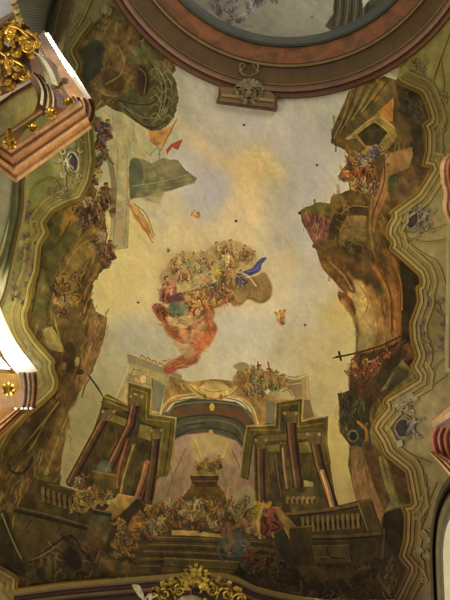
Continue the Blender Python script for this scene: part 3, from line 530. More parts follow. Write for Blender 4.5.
poly(CL+'#pale', "176,284 186,290 200,284 216,274 214,282 196,294 182,296", '#c0a86c', 1, True, .85)
dabs("172,262 205,250 218,262 205,282 176,282", 60, ['#ab8a50', '#8f6a38', '#c4ac70', '#a06844', '#8a8455'], (3, 8), (1, 2), (0, 180), (.4, .7))
poly(CL+'#olive', "185,262 198,259 208,266 200,272 188,270", '#8a8654', 1.4, True, .7)
SB = CL+'#amber'
poly(SB, "178,294 200,288 222,280 240,276 236,290 228,302 214,308 196,306 182,302", '#7a5a2c', 1, True, .9, .35)
cf = [(173, 268, 13, -10, '#a47850', '#8a6038'), (179, 262, 13, 20, '#a88a58', '#8d7048'), (186, 258, 12, -25, '#a57e50', '#8a7a4c'), (180, 276, 13, 10, '#a06a44', '#9a7a4c'), (190, 276, 14, -10, '#9c6f48', '#8a6840'), (197, 268, 13, 20, '#a88654', '#7e7a4c'), (201, 258, 15, -55, '#8a7044', '#a58a58'), (210, 262, 16, 40, '#8d6c3e', '#7a5c34'), (219, 252, 17, -15, '#9a7a48', '#7c5c34'), (230, 250, 17, 5, '#a8844e', '#8c6638'), (225, 262, 18, 20, '#b8a468', '#a08848'), (235, 262, 16, -20, '#a57c44', '#86602f'), (243, 254, 15, 15, '#946c3c', '#84602f'), (250, 258, 14, 35, '#86643a', '#795a32'), (217, 272, 17, -20, '#a88a38', '#8a6c2c'), (227, 277, 17, 10, '#8d5c34', '#7a4a2c'), (236, 280, 14, 0, '#a08040', '#8a6a34'), (206, 282, 15, 30, '#8a6a3c', '#a08a54'), (214, 290, 16, -15, '#3e4a34', '#6a3a34'), (221, 294, 14, 20, '#5a3430', '#84582c'), (204, 298, 14, -30, '#8c5c34', '#a07844'), (230, 296, 13, 10, '#a0722f', '#8a5c2a'), (196, 296, 13, 10, '#a07848', '#8a5e38'), (188, 300, 13, -20, '#98683c', '#7c4c2c'), (209, 304, 12, 50, '#94652f', '#7c542c')]
for a in cf: fig(*a[:4], a[4], a[5], skin='#b48c58', hair='#6a4828', par=SB)
dabs("185,300 205,280 238,268 240,292 222,310 192,308", 60, ['#c0a050', '#5c3c20', '#8a4a30', '#b08a44', '#4a5038', '#9a7a40'], (2, 6), (.8, 1.8), (0, 180), (.5, .85))
dabs("205,252 220,246 252,250 245,266 215,268", 40, ['#bfa268', '#6f5028', '#a07c44', '#8f8a5a'], (2, 6), (.8, 1.6), (0, 180), (.5, .8))
fig(240, 279, 15, 0, '#4c4868', '#545072', skin='#b59a68'); poly('painted_drapery', "243,272 252,268 257,262 262,258 267,258 262,264 260,271 252,275 246,276", '#4c4a70', .5, True, 1, .3); line("247,272 256,269 262,260", 1.2, '#6c6888', .7); line("238,272 248,276 256,286", 1.8, '#b89c68', .95); line("236,272 240,268", 2, '#b89c68', .9)
# purple seated figure and the figure on the amber cloud
poly(CL+'#red', "152,307 157,303 166,307 180,314 196,316 204,308 211,306 215,313 213,320 217,328 214,338 210,346 202,352 199,360 190,366 180,368 172,373 163,372 168,362 180,357 187,350 190,343 182,344 172,338 166,334 164,326 157,318", '#8e5a34', .9, True, .95, .45)
dabs("156,307 170,314 186,318 206,312 214,326 208,346 196,362 186,350 188,342 170,334 162,322", 120, ['#a8683a', '#74442a', '#b98a54', '#8a4c2c', '#a0784a', '#94502c', '#c0945c'], (4, 12), (1, 3), (-50, 60), (.3, .6))
poly(CL+'#red', "206,320 214,327 213,338 205,347 196,352 194,342 202,334", '#a4552c', 1.5, True, .75, .4)
poly(CL+'#red', "180,332 192,330 202,322 206,328 198,340 188,342 180,338", '#bb9058', 1.2, True, .6, .4)
poly(CL+'#red', "172,340 184,346 192,346 196,354 186,358 180,352", '#b58c5c', 1, True, .5, .3)
line("164,318 170,330 180,338", 3, '#84482a', .6); line("168,312 178,322 192,324 204,316", 2.5, '#c09a64', .5); line("200,310 208,322 210,336", 2, '#7c4426', .5)
line("170,370 182,364 196,362", 4, '#8c4426', .6); line("166,371 176,367", 3, '#a03c24', .6); soft("203,350 215,340 210,360 198,368", '#b09a68', .4, 2)
dabs("164,360 196,352 198,364 168,372", 22, ['#a8582e', '#7c3c22', '#b87a48'], (4, 9), (1, 2.4), (-30, 0), (.4, .7))
poly(CL+'#red', "166,314 178,310 192,312 198,318 186,328 172,326", '#b08c58', 1, True, .8, .35); dabs("168,314 194,314 186,328 172,325", 14, ['#c8a870', '#8a6038'], (3, 8), (.8, 2), (-20, 40), (.4, .7))
fig(172, 290, 24, -25, '#9a6a5c', '#a98c60', skin='#b8966a'); fig(166, 295, 18, -10, '#8d5a50', '#84503c'); fig(176, 306, 22, 20, '#5f6444', '#4c5036', skin='#a88a5c'); fig(184, 308, 16, -30, '#74704a', '#6a5c38'); poly(CL+'#red', "166,297 178,294 184,300 170,303", '#5c3430', .8, True, .9); poly(CL+'#red', "168,306 176,302 186,306 184,314 172,314", '#646a48', .8, True, .8, .3)
fig(160, 313, 16, -30, '#8a4a30', '#7c4028'); fig(196, 308, 16, 20, '#8d6a3a', '#a06438'); fig(207, 306, 14, -20, '#a07048', '#8c5a34'); fig(157, 309, 9, -60, '#7a4a30')
# small angels
fig(282, 318, 13, -15, '#b08a50', '#a87a48', wing='#ad8a58', skin='#b8905a'); dabs("276,311 288,310 290,322 278,324", 12, ['#a87844', '#c4a468'], (2, 6), (.7, 1.4), (30, 150), (.5, .8))
fig(196, 215, 8, -60, '#9c8250', '#94744a', wing='#a58c5c'); fig(168, 250, 4, 0, '#6c6844')
# angels seated on the attic
for a in [(250, 380, 20, -20, '#8a7448', '#70603c'), (258, 378, 22, 5, '#7c6c44', '#6a7050'), (266, 380, 20, 15, '#8a5c40', '#60664a'), (243, 378, 14, -40, '#8a7040', '#7c6238'), (274, 382, 18, 20, '#75603a', '#67543a'), (262, 388, 18, 0, '#5f6548', '#545a44'), (250, 390, 16, -30, '#97825a', '#7c6c48'), (284, 388, 14, 20, '#a08656', '#8a7248')]:
    fig(*a[:4], a[4], a[5], wing='#7c6436' if a[0] in (250, 274) else None, skin='#b08a5c')
poly(None, "233,378 240,371 246,376 244,388 236,386", '#6f5630', .8, True, .8); poly(None, "233,366 244,362 250,368 242,372", '#7a6a3a', .6, True, .9); line("268,362 270,372", 1.6, '#7a3a28', .9); line("258,362 258,370", 1.4, '#5a3a20', .9)
poly(AT+'#right', "280,390 286,388 292,392 294,398 288,400 280,397", '#a58c58', sm=True); line("282,392 288,390 292,396", 1, '#6a5228', .9)
dabs("245,374 275,370 280,394 250,396", 30, ['#a48e62', '#4a4a34', '#6a4a30', '#7c8064'], (3, 8), (.8, 1.8), (50, 130), (.4, .7))

# ---------------------------------------------------------------- painting inside the dome ring
DP = [(RC[0]+150*math.cos(t), RC[1]+150*math.sin(t)) for t in np.linspace(0, 2*math.pi, 90)]
poly('dome', DP, '#7c745c', n=.08, blur=.8)
dabs("190,0 230,30 290,44 345,30 380,0 380,-30 190,-30", 120, ['#8c8468', '#686050', '#706a5a', '#8a8670'], (8, 20), (2, 5), (0, 60), (.1, .3))
DF = 'dome>painted_figure'
def dfig(*a, **k):
    global DFI
    fig(a[0], a[1], a[2], a[3], a[4], a[5], par='dome', skin='#8a7a64', **k)
for a in [(212, 2, 17, -30, '#4c4650', '#5a5258'), (222, 8, 18, 20, '#57505a', '#4a424a'), (232, 4, 17, 60, '#655e60', '#544c50'), (227, 18, 14, -40, '#5e5650', '#4c4440'), (240, 16, 15, 70, '#6c6462', '#5a5456'), (252, 3, 17, -20, '#5c5860', '#6a6264'), (262, 1, 16, 40, '#54505a', '#4a4650'), (276, -3, 14, 0, '#605a58', '#544e50')]: dfig(*a)
poly('dome>painted_colonnade', "332,-30 334,-5 333,14 325,26 336,34 350,32 366,20 400,-6 400,-30", '#3c3526', n=.3)
for x in range(336, 372, 4): line([(x-1, -30), (x, 5), (x-3, 26)], 1.3, '#5f5842' if x % 8 else '#221d14', .8)
poly('dome', "362,-2 372,-2 366,4 363,8", '#a09a80'); ell('dome', 312, 17, 1, 1, 0, '#2a2018')
line("196,8 206,18 222,28 240,36", 3, '#3c463c', .7)
# plaster zone painted panels (flat tinted fields between the mouldings)
def field(s, col, a=.7, b=.8): poly(None, s, col, b, True, a, .15)
field("100,150 60,120 70,0 118,0 125,28 94,20 84,34 70,52", '#5b5330', .35) if 0 else None
field("60,130 75,122 90,140 92,160 86,182 74,178 66,160", '#80805a', .7, 1.5)
field("32,180 50,168 62,182 54,200 40,214 32,226 28,205", '#7d7846', .8)
field("14,252 22,248 30,262 26,290 16,296 12,275", '#6d6a3c', .6, 1.5)
field("400,200 420,188 440,200 446,240 430,262 408,254 394,240 392,226", '#8d8458', .5, 2)
field("428,306 438,306 441,330 436,346 428,344 425,325", '#67602f', .8)
field("402,392 425,380 442,392 436,420 428,452 410,456 392,444 384,428", '#857e58', .5, 2)
field("392,70 430,40 450,30 450,90 436,98 424,88 404,80", '#6a6436', .6, 2)
field("410,462 440,470 434,500 426,560 408,540 416,500", '#6a6242', .5, 2)
C[:] = np.clip(C, .01, 1)
# overall grade of the paint: cool grey sky kept light, landscape and architecture in warm dark umber, plaster warm olive
isky = blur1((ID == kid('painted_sky')).astype(np.float32), .5); idome = blur1(np.isin(ID, [i for i, k in enumerate(KEYS) if k.startswith('dome')]).astype(np.float32), .5)
ifg = np.clip(FM-isky, 0, 1)*(1-idome); ipl = np.clip(1-FM-idome, 0, 1)
lumi = C.mean(-1, keepdims=True)
gold = np.clip((gx-120)/80, 0, 1)[..., None]
gs = np.array([1.03, 1.01, 1.0])*(1-gold)+np.array([1.12, 1.075, 1.07])*gold
gf = np.array([1.02, .92, .74]); gp = np.array([1.08, .99, .84]); gc = np.array([1.0, .97, .9])
icl = blur1(np.isin(ID, [i for i, k in enumerate(KEYS) if 'cloud' in k or 'drapery' in k or 'banner' in k]).astype(np.float32), .5)[..., None]
iap = blur1(np.isin(ID, [i for i, k in enumerate(KEYS) if 'apse' in k or 'attic' in k or 'obelisk' in k or 'arch' in k or 'rampart' in k]).astype(np.float32), .5)[..., None]
gf = gf*(1-np.maximum(icl, iap))+gc*np.maximum(icl, iap)
gf = gf*(1-.2*np.clip((gy-475)/90, 0, 1)[..., None]*(1-iap))*(1+.06*iap)
calm = 1-.65*np.maximum(icl, iap)
C[:] = C*(isky[..., None]*gs+ifg[..., None]*gf+ipl[..., None]*gp+idome[..., None])
CB[:] = CB*gp
t_ = fbm(6, 101, 4, .9, 2.2)[..., None]; t2 = fbm(5, 103, 3)[..., None]; t3 = fbm(9, 107, 4, 1.8, 2.5)[..., None]
C[:] *= 1+ifg[..., None]*calm*(.26*t_+.18*t3)+ipl[..., None]*.10*t2+isky[..., None]*.05*t_
C[:] *= 1+(.08*ifg+.02*isky+.04*ipl)[..., None]*np.stack([fbm(7, 110+i, 3) for i in range(3)], -1)
for c_ in range(3):
    bl = blur1(C[..., c_].copy(), 1.0); C[..., c_] += .55*(C[..., c_]-bl)*np.clip(FM, .0, 1)
C[:] = np.clip(C, .01, .98)
# fine grain
C *= (1+.05*fbm(2.5, 77, 2))[..., None]
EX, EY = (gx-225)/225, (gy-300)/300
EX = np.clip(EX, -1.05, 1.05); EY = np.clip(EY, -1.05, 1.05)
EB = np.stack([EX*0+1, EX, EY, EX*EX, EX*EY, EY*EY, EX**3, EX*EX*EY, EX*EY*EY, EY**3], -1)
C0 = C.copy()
# colour = look / fitted lamp light, so seen light and shade stay in it
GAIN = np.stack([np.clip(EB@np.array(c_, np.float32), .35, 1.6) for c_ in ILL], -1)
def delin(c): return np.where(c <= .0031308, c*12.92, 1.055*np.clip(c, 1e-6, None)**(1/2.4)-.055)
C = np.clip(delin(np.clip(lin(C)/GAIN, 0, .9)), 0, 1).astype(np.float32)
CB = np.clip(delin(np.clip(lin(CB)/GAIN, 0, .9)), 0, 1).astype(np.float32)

# ------------------------------------------------------------------ materials
def mat(name, col=None, rough=.8, metal=0., noise=.12, scale=6., bump=.0, attr=False, spec=.3, col2=None, vein=0, emit=0):
    m = bpy.data.materials.new(name); m.use_nodes = True; nt = m.node_tree; N = nt.nodes; L = nt.links
    b = N['Principled BSDF']; b.inputs['Roughness'].default_value = rough; b.inputs['Metallic'].default_value = metal
    b.inputs['Specular IOR Level'].default_value = spec
    tc = N.new('ShaderNodeTexCoord'); nz = N.new('ShaderNodeTexNoise'); nz.inputs['Scale'].default_value = scale; nz.inputs['Detail'].default_value = 5
    L.new(tc.outputs['Object'], nz.inputs['Vector'])
    if attr:
        at = N.new('ShaderNodeVertexColor'); at.layer_name = 'Paint'; src = at.outputs['Color']
    else:
        rp = N.new('ShaderNodeValToRGB'); a = lin(hexrgb(col)); c = lin(hexrgb(col2)) if col2 else a*.55
        rp.color_ramp.elements[0].color = (*c, 1); rp.color_ramp.elements[1].color = (*a, 1)
        rp.color_ramp.elements[0].position = .35; rp.color_ramp.elements[1].position = .62
        if vein: nz.inputs['Distortion'].default_value = vein
        L.new(nz.outputs['Fac'], rp.inputs['Fac']); src = rp.outputs['Color']
    if attr and noise:
        mr = N.new('ShaderNodeMapRange'); mr.inputs['From Min'].default_value = .3; mr.inputs['From Max'].default_value = .7
        mr.inputs['To Min'].default_value = 1-noise; mr.inputs['To Max'].default_value = 1+noise
        L.new(nz.outputs['Fac'], mr.inputs['Value'])
        mx = N.new('ShaderNodeVectorMath'); mx.operation = 'SCALE'; L.new(src, mx.inputs[0]); L.new(mr.outputs[0], mx.inputs['Scale']); src = mx.outputs[0]
    L.new(src, b.inputs['Base Color'])
    if bump:
        bp = N.new('ShaderNodeBump'); bp.inputs['Strength'].default_value = bump; bp.inputs['Distance'].default_value = .02
        L.new(nz.outputs['Fac'], bp.inputs['Height']); L.new(bp.outputs[0], b.inputs['Normal'])
    if emit:
        b.inputs['Emission Color'].default_value = (1, .97, .85, 1); b.inputs['Emission Strength'].default_value = emit
    return m
M_fresco = mat('fresco_paint', attr=True, rough=.85, noise=.03, scale=3, spec=.15)
M_stucco = mat('tinted_plaster', attr=True, rough=.7, noise=.10, scale=5, bump=.15, spec=.3)
M_marble = mat('polished_marble', attr=True, rough=.28, noise=.25, scale=7, bump=.05, spec=.6)
M_gold = mat('gilding', '#c99a3c', .28, .85, col2='#5a3a10', scale=9, bump=.3)
M_goldp = mat('old_gilding', '#b08a30', .36, .75, col2='#4a3208', scale=8, bump=.3)
M_goldd = mat('dark_gilding', '#aa882e', .38, .65, col2='#1e1404', scale=14, bump=.4)
M_orn = mat('grey_stucco_relief', '#8a7c60', .6, 0, col2='#5c4c40', scale=9)
M_iron = mat('dark_iron', '#241a12', .6, .3)

def setp(o, label=None, cat=None, group=None, kind=None):
    if label: o['label'] = label
    if cat: o['category'] = cat
    if group: o['group'] = group
    if kind: o['kind'] = kind
    return o
def link(name, verts, faces, m, parent=None, cols=None, smooth=False):
    me = bpy.data.meshes.new(name); verts = np.asarray(verts, float)
    me.from_pydata(verts.tolist(), [], faces)
    if cols is not None:
        ca = me.color_attributes.new('Paint', 'FLOAT_COLOR', 'CORNER')
        buf = []
        for f, c in zip(faces, cols):
            l = list(lin(hexrgb(c)) if isinstance(c, str) else c)+[1.]
            buf += l*len(f)
        ca.data.foreach_set('color', np.array(buf, np.float32))
    me.materials.append(m)
    if smooth: me.polygons.foreach_set('use_smooth', [True]*len(me.polygons))
    me.update()
    o = bpy.data.objects.new(name, me); COL.objects.link(o)
    if parent: o.parent = parent
    return o
def empty(name, loc=(0, 0, 0)):
    o = bpy.data.objects.new(name, None); COL.objects.link(o); o.location = loc; o.empty_display_size = .2
    return o
def recentre(o):
    """put a mesh's origin at its own centre"""
    n = len(o.data.vertices); a = np.empty(n*3); o.data.vertices.foreach_get('co', a); a = a.reshape(-1, 3); c = (a.min(0)+a.max(0))/2
    o.data.vertices.foreach_set('co', (a-c).ravel()); o.data.update(); o.location = tuple(c)

# ------------------------------------------------------------------ painted surfaces as meshes on the vault
P3 = on_vault(gx.astype(float), gy.astype(float))
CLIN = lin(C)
quad_id = ID[:-1, :-1].copy()
dome = np.hypot(gx-RC[0], gy-RC[1]) < 186
hole = dome[:-1, :-1]
def grid_mesh(name, mask, m, parent=None, P=P3, lincol=None):
    jj, ii = np.nonzero(mask)
    a = jj*W+ii; q = np.stack([a, a+W, a+W+1, a+1], 1)
    u, inv = np.unique(q.ravel(), return_inverse=True)
    co = P.reshape(-1, 3)[u]; c0 = (co.min(0)+co.max(0))/2
    me = bpy.data.meshes.new(name); nq = len(jj)
    me.vertices.add(len(u)); me.vertices.foreach_set('co', (co-c0).astype(np.float32).ravel())
    me.loops.add(nq*4); me.loops.foreach_set('vertex_index', inv.astype(np.int32).ravel())
    me.polygons.add(nq); me.polygons.foreach_set('loop_start', np.arange(0, nq*4, 4, dtype=np.int32))
    me.update(calc_edges=True)
    ca = me.color_attributes.new('Paint', 'FLOAT_COLOR', 'POINT')
    cc = np.ones((len(u), 4), np.float32); cc[:, :3] = (CLIN if lincol is None else lincol).reshape(-1, 3)[u]
    ca.data.foreach_set('color', cc.ravel()); me.materials.append(m)
    me.polygons.foreach_set('use_smooth', np.ones(nq, bool))
    o = bpy.data.objects.new(name, me); COL.objects.link(o)
    if parent: o.parent = parent; o.location = tuple(c0-WL[parent.name])
    else: o.location = tuple(c0)
    WL[o.name] = c0
    return o
WL = {}
inframe = np.ones_like(hole)
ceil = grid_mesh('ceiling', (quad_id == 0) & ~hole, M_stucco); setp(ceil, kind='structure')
PL = {'painted_column': 'reddish painted column', 'painted_cloud#red': 'rust red painted cloud', 'painted_cloud#brown': 'brown rounded painted cloud', 'painted_banner#red': 'small red painted pennant', 'painted_drapery': 'blue fluttering drapery', 'painted_halberd': 'dark painted halberd pole', 'painted_tower': 'round dark green painted tower', 'painted_rampart': 'grey green painted wall top', 'painted_arch': 'dark painted arch with gold bosses', 'painted_apse': 'pinkish painted apse', 'painted_altar': 'brown gold painted altar', 'painted_bastion': 'reddish painted bastion with olive top', 'painted_ruin': 'dark ruined painted tower', 'painted_obelisk': 'pale painted stone shaft'}
made = {}
def clean(idx):
    """give stray flecks of a painted part back to the sky it is painted on"""
    jj, ii = np.nonzero(quad_id == idx)
    if len(jj) < 2 or len(jj) > 30000: return
    j0, j1, i0, i1 = jj.min(), jj.max()+1, ii.min(), ii.max()+1
    m = np.pad(quad_id[j0:j1, i0:i1] == idx, 1); lb = np.where(m, np.arange(1, m.size+1).reshape(m.shape), 0)
    while True:
        n = lb.copy()
        n[1:] = np.maximum(n[1:], lb[:-1]); n[:-1] = np.maximum(n[:-1], lb[1:]); n[:, 1:] = np.maximum(n[:, 1:], n[:, :-1]); n[:, :-1] = np.maximum(n[:, :-1], n[:, 1:])
        n[~m] = 0
        if (n == lb).all(): break
        lb = n
    u, c = np.unique(lb[lb > 0], return_counts=True); keep = u[c.argmax()]
    bad = (lb > 0) & (lb != keep); quad_id[j0:j1, i0:i1][bad[1:-1, 1:-1]] = KEYS.index('painted_sky')
for k in KEYS[1:]:
    if k != 'painted_sky' and not k.startswith('dome'): clean(KEYS.index(k))
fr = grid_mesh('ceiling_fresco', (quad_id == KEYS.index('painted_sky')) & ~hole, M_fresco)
setp(fr, 'huge painted ceiling fresco of open sky, cloud of figures, columned portico and rocky edges', 'fresco')
allkeys = [k for k in KEYS[1:] if k != 'painted_sky' and not k.startswith('dome')]
parents = set(k.split('>')[0] for k in allkeys if '>' in k)
def build(k):
    if k in made: return made[k]
    par = fr
    if '>' in k: par = build(k.rsplit('>', 1)[0])
    msk = (quad_id == KEYS.index(k)) & ~hole
    if msk.sum() < 4: return None
    leaf = k.split('>')[-1]
    o = grid_mesh(leaf.split('#')[0], msk, M_fresco, par); made[k] = o
    lab = PL.get(leaf) or PL.get(leaf.split('#')[0])
    if lab: o['label'] = lab
    return o
for k in allkeys: build(k)
# ------------------------------------------------------------------ dome painting (a shallow shell above the ring)
rr = np.hypot(gx-RC[0], gy-RC[1]).astype(float)
PD = on_vault(gx.astype(float), gy.astype(float), 0*rr-(.9+1.2*(1-(np.clip(rr, 0, 160)/160)**2)))
dk = [k for k in KEYS if k.startswith('dome')]
din = (rr < 149)[:-1, :-1]
droot = grid_mesh('dome_fresco', din & ~np.isin(quad_id, [KEYS.index(k) for k in dk if k != 'dome']), M_fresco, P=PD)
setp(droot, 'pale painted scene inside the round dome ring at the top, figures and dark colonnade', 'fresco')
for k in dk:
    if k == 'dome': continue
    msk = din & (quad_id == KEYS.index(k))
    if msk.sum() > 12: grid_mesh(k.split('>')[-1].split('#')[0], msk, M_fresco, droot, P=PD)

# ------------------------------------------------------------------ swept mouldings
def resample(P, n):
    P = np.array(P, float); d = np.r_[0, np.cumsum(np.hypot(*np.diff(P[:, :2], axis=0).T))]
    t = np.linspace(0, d[-1], n)
    return np.stack([np.interp(t, d, P[:, i]) for i in range(P.shape[1])], 1)
def densify(P, step):
    out = [P[0]]
    for a, b in zip(P[:-1], P[1:]):
        k = max(1, int(math.hypot(b[0]-a[0], b[1]-a[1])/step))
        out += [(a[0]+(b[0]-a[0])*i/k, a[1]+(b[1]-a[1])*i/k) for i in range(1, k+1)]
    return out
def chaikin(P, it=1):
    for _ in range(it):
        Q = [P[0]]
        for a, b in zip(P[:-1], P[1:]):
            Q += [(a[0]*.75+b[0]*.25, a[1]*.75+b[1]*.25), (a[0]*.25+b[0]*.75, a[1]*.25+b[1]*.75)]
        P = Q+[P[-1]]
    return P
def offset(P, d):
    P = np.array(P, float); T = np.gradient(P, axis=0)
    sg = np.diff(P, axis=0); sg /= np.hypot(*sg.T)[:, None]+1e-9
    n1 = np.vstack([sg[:1], sg]); n2 = np.vstack([sg, sg[-1:]])
    N1 = np.stack([n1[:, 1], -n1[:, 0]], 1); N2_ = np.stack([n2[:, 1], -n2[:, 0]], 1)
    b = N1+N2_; L = np.hypot(*b.T)[:, None]; b /= L+1e-9
    c = np.clip((b*N1).sum(1), .55, 1)[:, None]
    return P+b*d/c
def base_at(px, py, Z=None):
    i = int(np.clip((px-X0)*S, 0, W-1)); j = int(np.clip((py-Y0)*S, 0, H-1))
    return (CB if Z is None else Z)[j, i]
def sweep(name, path, prof, m=None, parent=None, d0=0., tone=None):
    """prof: list of (offset, height below vault, tone of the strip that follows); tone multiplies the local plaster colour"""
    n = len(path); verts = []; faces = []; cols = []
    for d, h, t in prof:
        Q = offset(path, d+d0); verts.append(on_vault(Q[:, 0], Q[:, 1], h))
    V_ = np.concatenate(verts)
    for k in range(len(prof)-1):
        t = prof[k][2]
        for i in range(n-1):
            faces.append((k*n+i, k*n+i+1, (k+1)*n+i+1, (k+1)*n+i))
            if isinstance(t, str): cols.append(lin(hexrgb(t)))
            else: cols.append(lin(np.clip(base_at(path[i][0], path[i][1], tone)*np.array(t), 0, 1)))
    return link(name, V_, faces, m or M_stucco, parent, cols)
def ribbon(name, rails, cols, m, parent=None, n=24, smooth=True):
    """strips between rails; rail = (points in plan, height z)"""
    vs = []
    for P, z in rails:
        P = pts(P); P = catmull(P, False, 5) if smooth and len(P) > 2 else P
        Q = resample(P, n); vs += [at_z(x, y, z) for x, y in Q]
    faces = []; cc = []
    for k in range(len(rails)-1):
        for i in range(n-1):
            faces.append((k*n+i, k*n+i+1, (k+1)*n+i+1, (k+1)*n+i)); cc.append(lin(np.clip(hexrgb(cols[k % len(cols)])*(1+.12*(R.random()-.5))*(np.array([1.04, 1.03, .86]) if m is M_marble else 1.), 0, 1)))
    return link(name, vs, faces, m, parent, cc)

g = (1.0, .86, .58); lt = (1.16, 1.14, 1.1); md = (1.0, .98, .93); dk_ = (.74, .69, .6); gr = (.88, .86, .78)  # gold and plaster strip tones; light and dark ones also paint relief shading
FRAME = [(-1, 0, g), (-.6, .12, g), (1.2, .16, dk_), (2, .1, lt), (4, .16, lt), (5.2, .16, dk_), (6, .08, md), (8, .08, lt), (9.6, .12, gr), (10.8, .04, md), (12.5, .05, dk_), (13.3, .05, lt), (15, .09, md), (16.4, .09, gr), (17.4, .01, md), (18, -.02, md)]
def smooth_path(P): return densify(chaikin(densify(P, 5), 1), 1.6)
LTOP = LEFT[:7]; LMID = LEFT[6:26]; LBOT = LEFT[25:]
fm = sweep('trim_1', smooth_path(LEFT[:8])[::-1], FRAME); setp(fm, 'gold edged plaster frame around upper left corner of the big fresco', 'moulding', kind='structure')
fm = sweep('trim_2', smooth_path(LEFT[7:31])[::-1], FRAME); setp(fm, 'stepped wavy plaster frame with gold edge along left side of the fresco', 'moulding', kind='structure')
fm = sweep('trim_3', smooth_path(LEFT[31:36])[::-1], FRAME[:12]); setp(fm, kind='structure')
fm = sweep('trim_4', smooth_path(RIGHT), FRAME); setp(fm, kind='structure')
# twisted gold beading in the right frame's lower part
# ------------------------------------------------------------------ ring of the dome
def arc(r, a0=18, a1=172, n=150): return [(RC[0]+r*math.cos(t), RC[1]+r*math.sin(t)) for t in np.radians(np.linspace(a0, a1, n))]
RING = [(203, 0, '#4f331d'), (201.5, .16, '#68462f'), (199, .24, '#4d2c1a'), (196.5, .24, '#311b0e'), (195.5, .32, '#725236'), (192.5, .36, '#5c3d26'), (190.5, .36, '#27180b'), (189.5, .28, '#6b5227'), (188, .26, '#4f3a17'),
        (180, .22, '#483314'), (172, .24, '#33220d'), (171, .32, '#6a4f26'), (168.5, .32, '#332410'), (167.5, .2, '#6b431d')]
def ringmesh(name, prof, parent, m, jit=.08):
    vs = []; fs = []; cc = []; n = 150
    for r, h, c in prof:
        Q = np.array(arc(r)); vs.append(on_vault(Q[:, 0], Q[:, 1], h))
    for k in range(len(prof)-1):
        for i in range(n-1):
            fs.append((k*n+i, k*n+i+1, (k+1)*n+i+1, (k+1)*n+i)); cc.append(lin(np.clip(hexrgb(prof[k][2])*(1+jit*(R.random()-.5)), 0, 1)))
    return link(name, np.concatenate(vs), fs, m, parent, cc)
M_ring = mat('ring_plaster', attr=True, rough=.55, noise=.16, scale=2.5, spec=.3)
M_faux = mat('orange_faux_marble', '#7c4a26', .45, col2='#563a1c', scale=2.2, vein=1.5)
rg = empty('dome_cornice'); setp(rg, 'broad brown ring cornice with orange marbled band around the dome painting', 'cornice')
ringmesh('outer_moulding', RING, rg, M_ring)
o = ringmesh('marbled_band', [(167.5, .2, '#7d4e28'), (160, .17, '#7d4e28'), (151.5, .15, '#7d4e28')], rg, M_faux); o['label'] = 'orange veined marble band'
ringmesh('inner_lip', [(151.5, .15, '#26261a'), (150.5, .22, '#36382a'), (148, .26, '#424432'), (145, .2, '#303426'), (143.5, 0, '#383c2e'), (141, -.5, '#23241c'), (141, -1.3, '#23241c')], rg, M_ring)

# ------------------------------------------------------------------ tubes, scrolls, leaves in relief
def tube_pts(P, rad, seg=7):
    """P: world points, rad: radius or list"""
    P = np.array(P, float); n = len(P); T = np.gradient(P, axis=0); T /= np.linalg.norm(T, axis=1)[:, None]+1e-9
    up = np.array([0, 0, 1.]); v = []; f = []
    for i in range(n):
        a = np.cross(T[i], up)
        if np.linalg.norm(a) < 1e-3: a = np.array([1., 0, 0])
        a /= np.linalg.norm(a); b = np.cross(T[i], a); r = rad[i] if hasattr(rad, '__len__') else rad
        v += [P[i]+r*(a*math.cos(t)+b*math.sin(t)) for t in np.linspace(0, 2*math.pi, seg+1)[:-1]]
    for i in range(n-1):
        for k in range(seg): f.append((i*seg+k, i*seg+(k+1) % seg, (i+1)*seg+(k+1) % seg, (i+1)*seg+k))
    f.append(tuple(range(seg))[::-1]); f.append(tuple((n-1)*seg+k for k in range(seg)))
    return v, f
def place(zmode, px, py, h):
    return V(px, py, h) if zmode is None else at_z(px, py, zmode-h)
def scroll(name, px, py, r, a0, turns, m, parent, z=None, w=1.2, lead=None, flip=1, h=.08, sq=1.):
    """C-scroll: a spiral that may start from a lead-in curve"""
    Q = []
    if lead: Q += catmull(pts(lead), False, 6)
    n = int(14*turns)+4
    for i in range(n):
        t = i/(n-1); a = math.radians(a0)+flip*turns*2*math.pi*t; q = r*(1-.8*t)
        Q.append((px+q*math.cos(a), py+q*sq*math.sin(a)))
    k = len(Q); pp = [place(z, x, y, h) for x, y in Q]
    s_ = np.linalg.norm(place(z, px+1, py, h)-place(z, px, py, h))
    rad = [s_*w*(.45+.55*math.sin(math.pi*min(1, .15+.85*i/k))) for i in range(k)]
    v, f = tube_pts(pp, rad); return link(name, v, f, m, parent, smooth=True)
def leaf(name, px, py, ang, L, Wd, m, parent, z=None, curl=.25, lobes=4, h0=.05):
    ca, sa = math.cos(math.radians(ang)), math.sin(math.radians(ang)); nu, nv = 16, 7; v = []; f = []
    s_ = np.linalg.norm(place(z, px+1, py, 0)-place(z, px, py, 0))
    for i in range(nu):
        u = i/(nu-1); wd = Wd*(math.sin(math.pi*(u*.9+.08))**.7)*(.75+.35*abs(math.sin(lobes*math.pi*u)))
        al = L*(u if u < .75 else .75+.12*math.sin((u-.75)/.25*math.pi))
        hz = curl*L*s_*(math.sin(u*math.pi*.62) if u < .75 else .92+.25*(u-.75)/.25)
        for j in range(nv):
            c = (j/(nv-1)-.5)*2; y = c*wd/2; hh = h0+hz+.10*Wd*s_*(1-abs(c))-.12*Wd*s_*abs(math.sin(3*math.pi*abs(c)))
            v.append(place(z, px+al*ca-y*sa, py+al*sa+y*ca, hh))
    for i in range(nu-1):
        for j in range(nv-1): f.append((i*nv+j, i*nv+j+1, (i+1)*nv+j+1, (i+1)*nv+j))
    return link(name, v, f, m, parent, smooth=True)
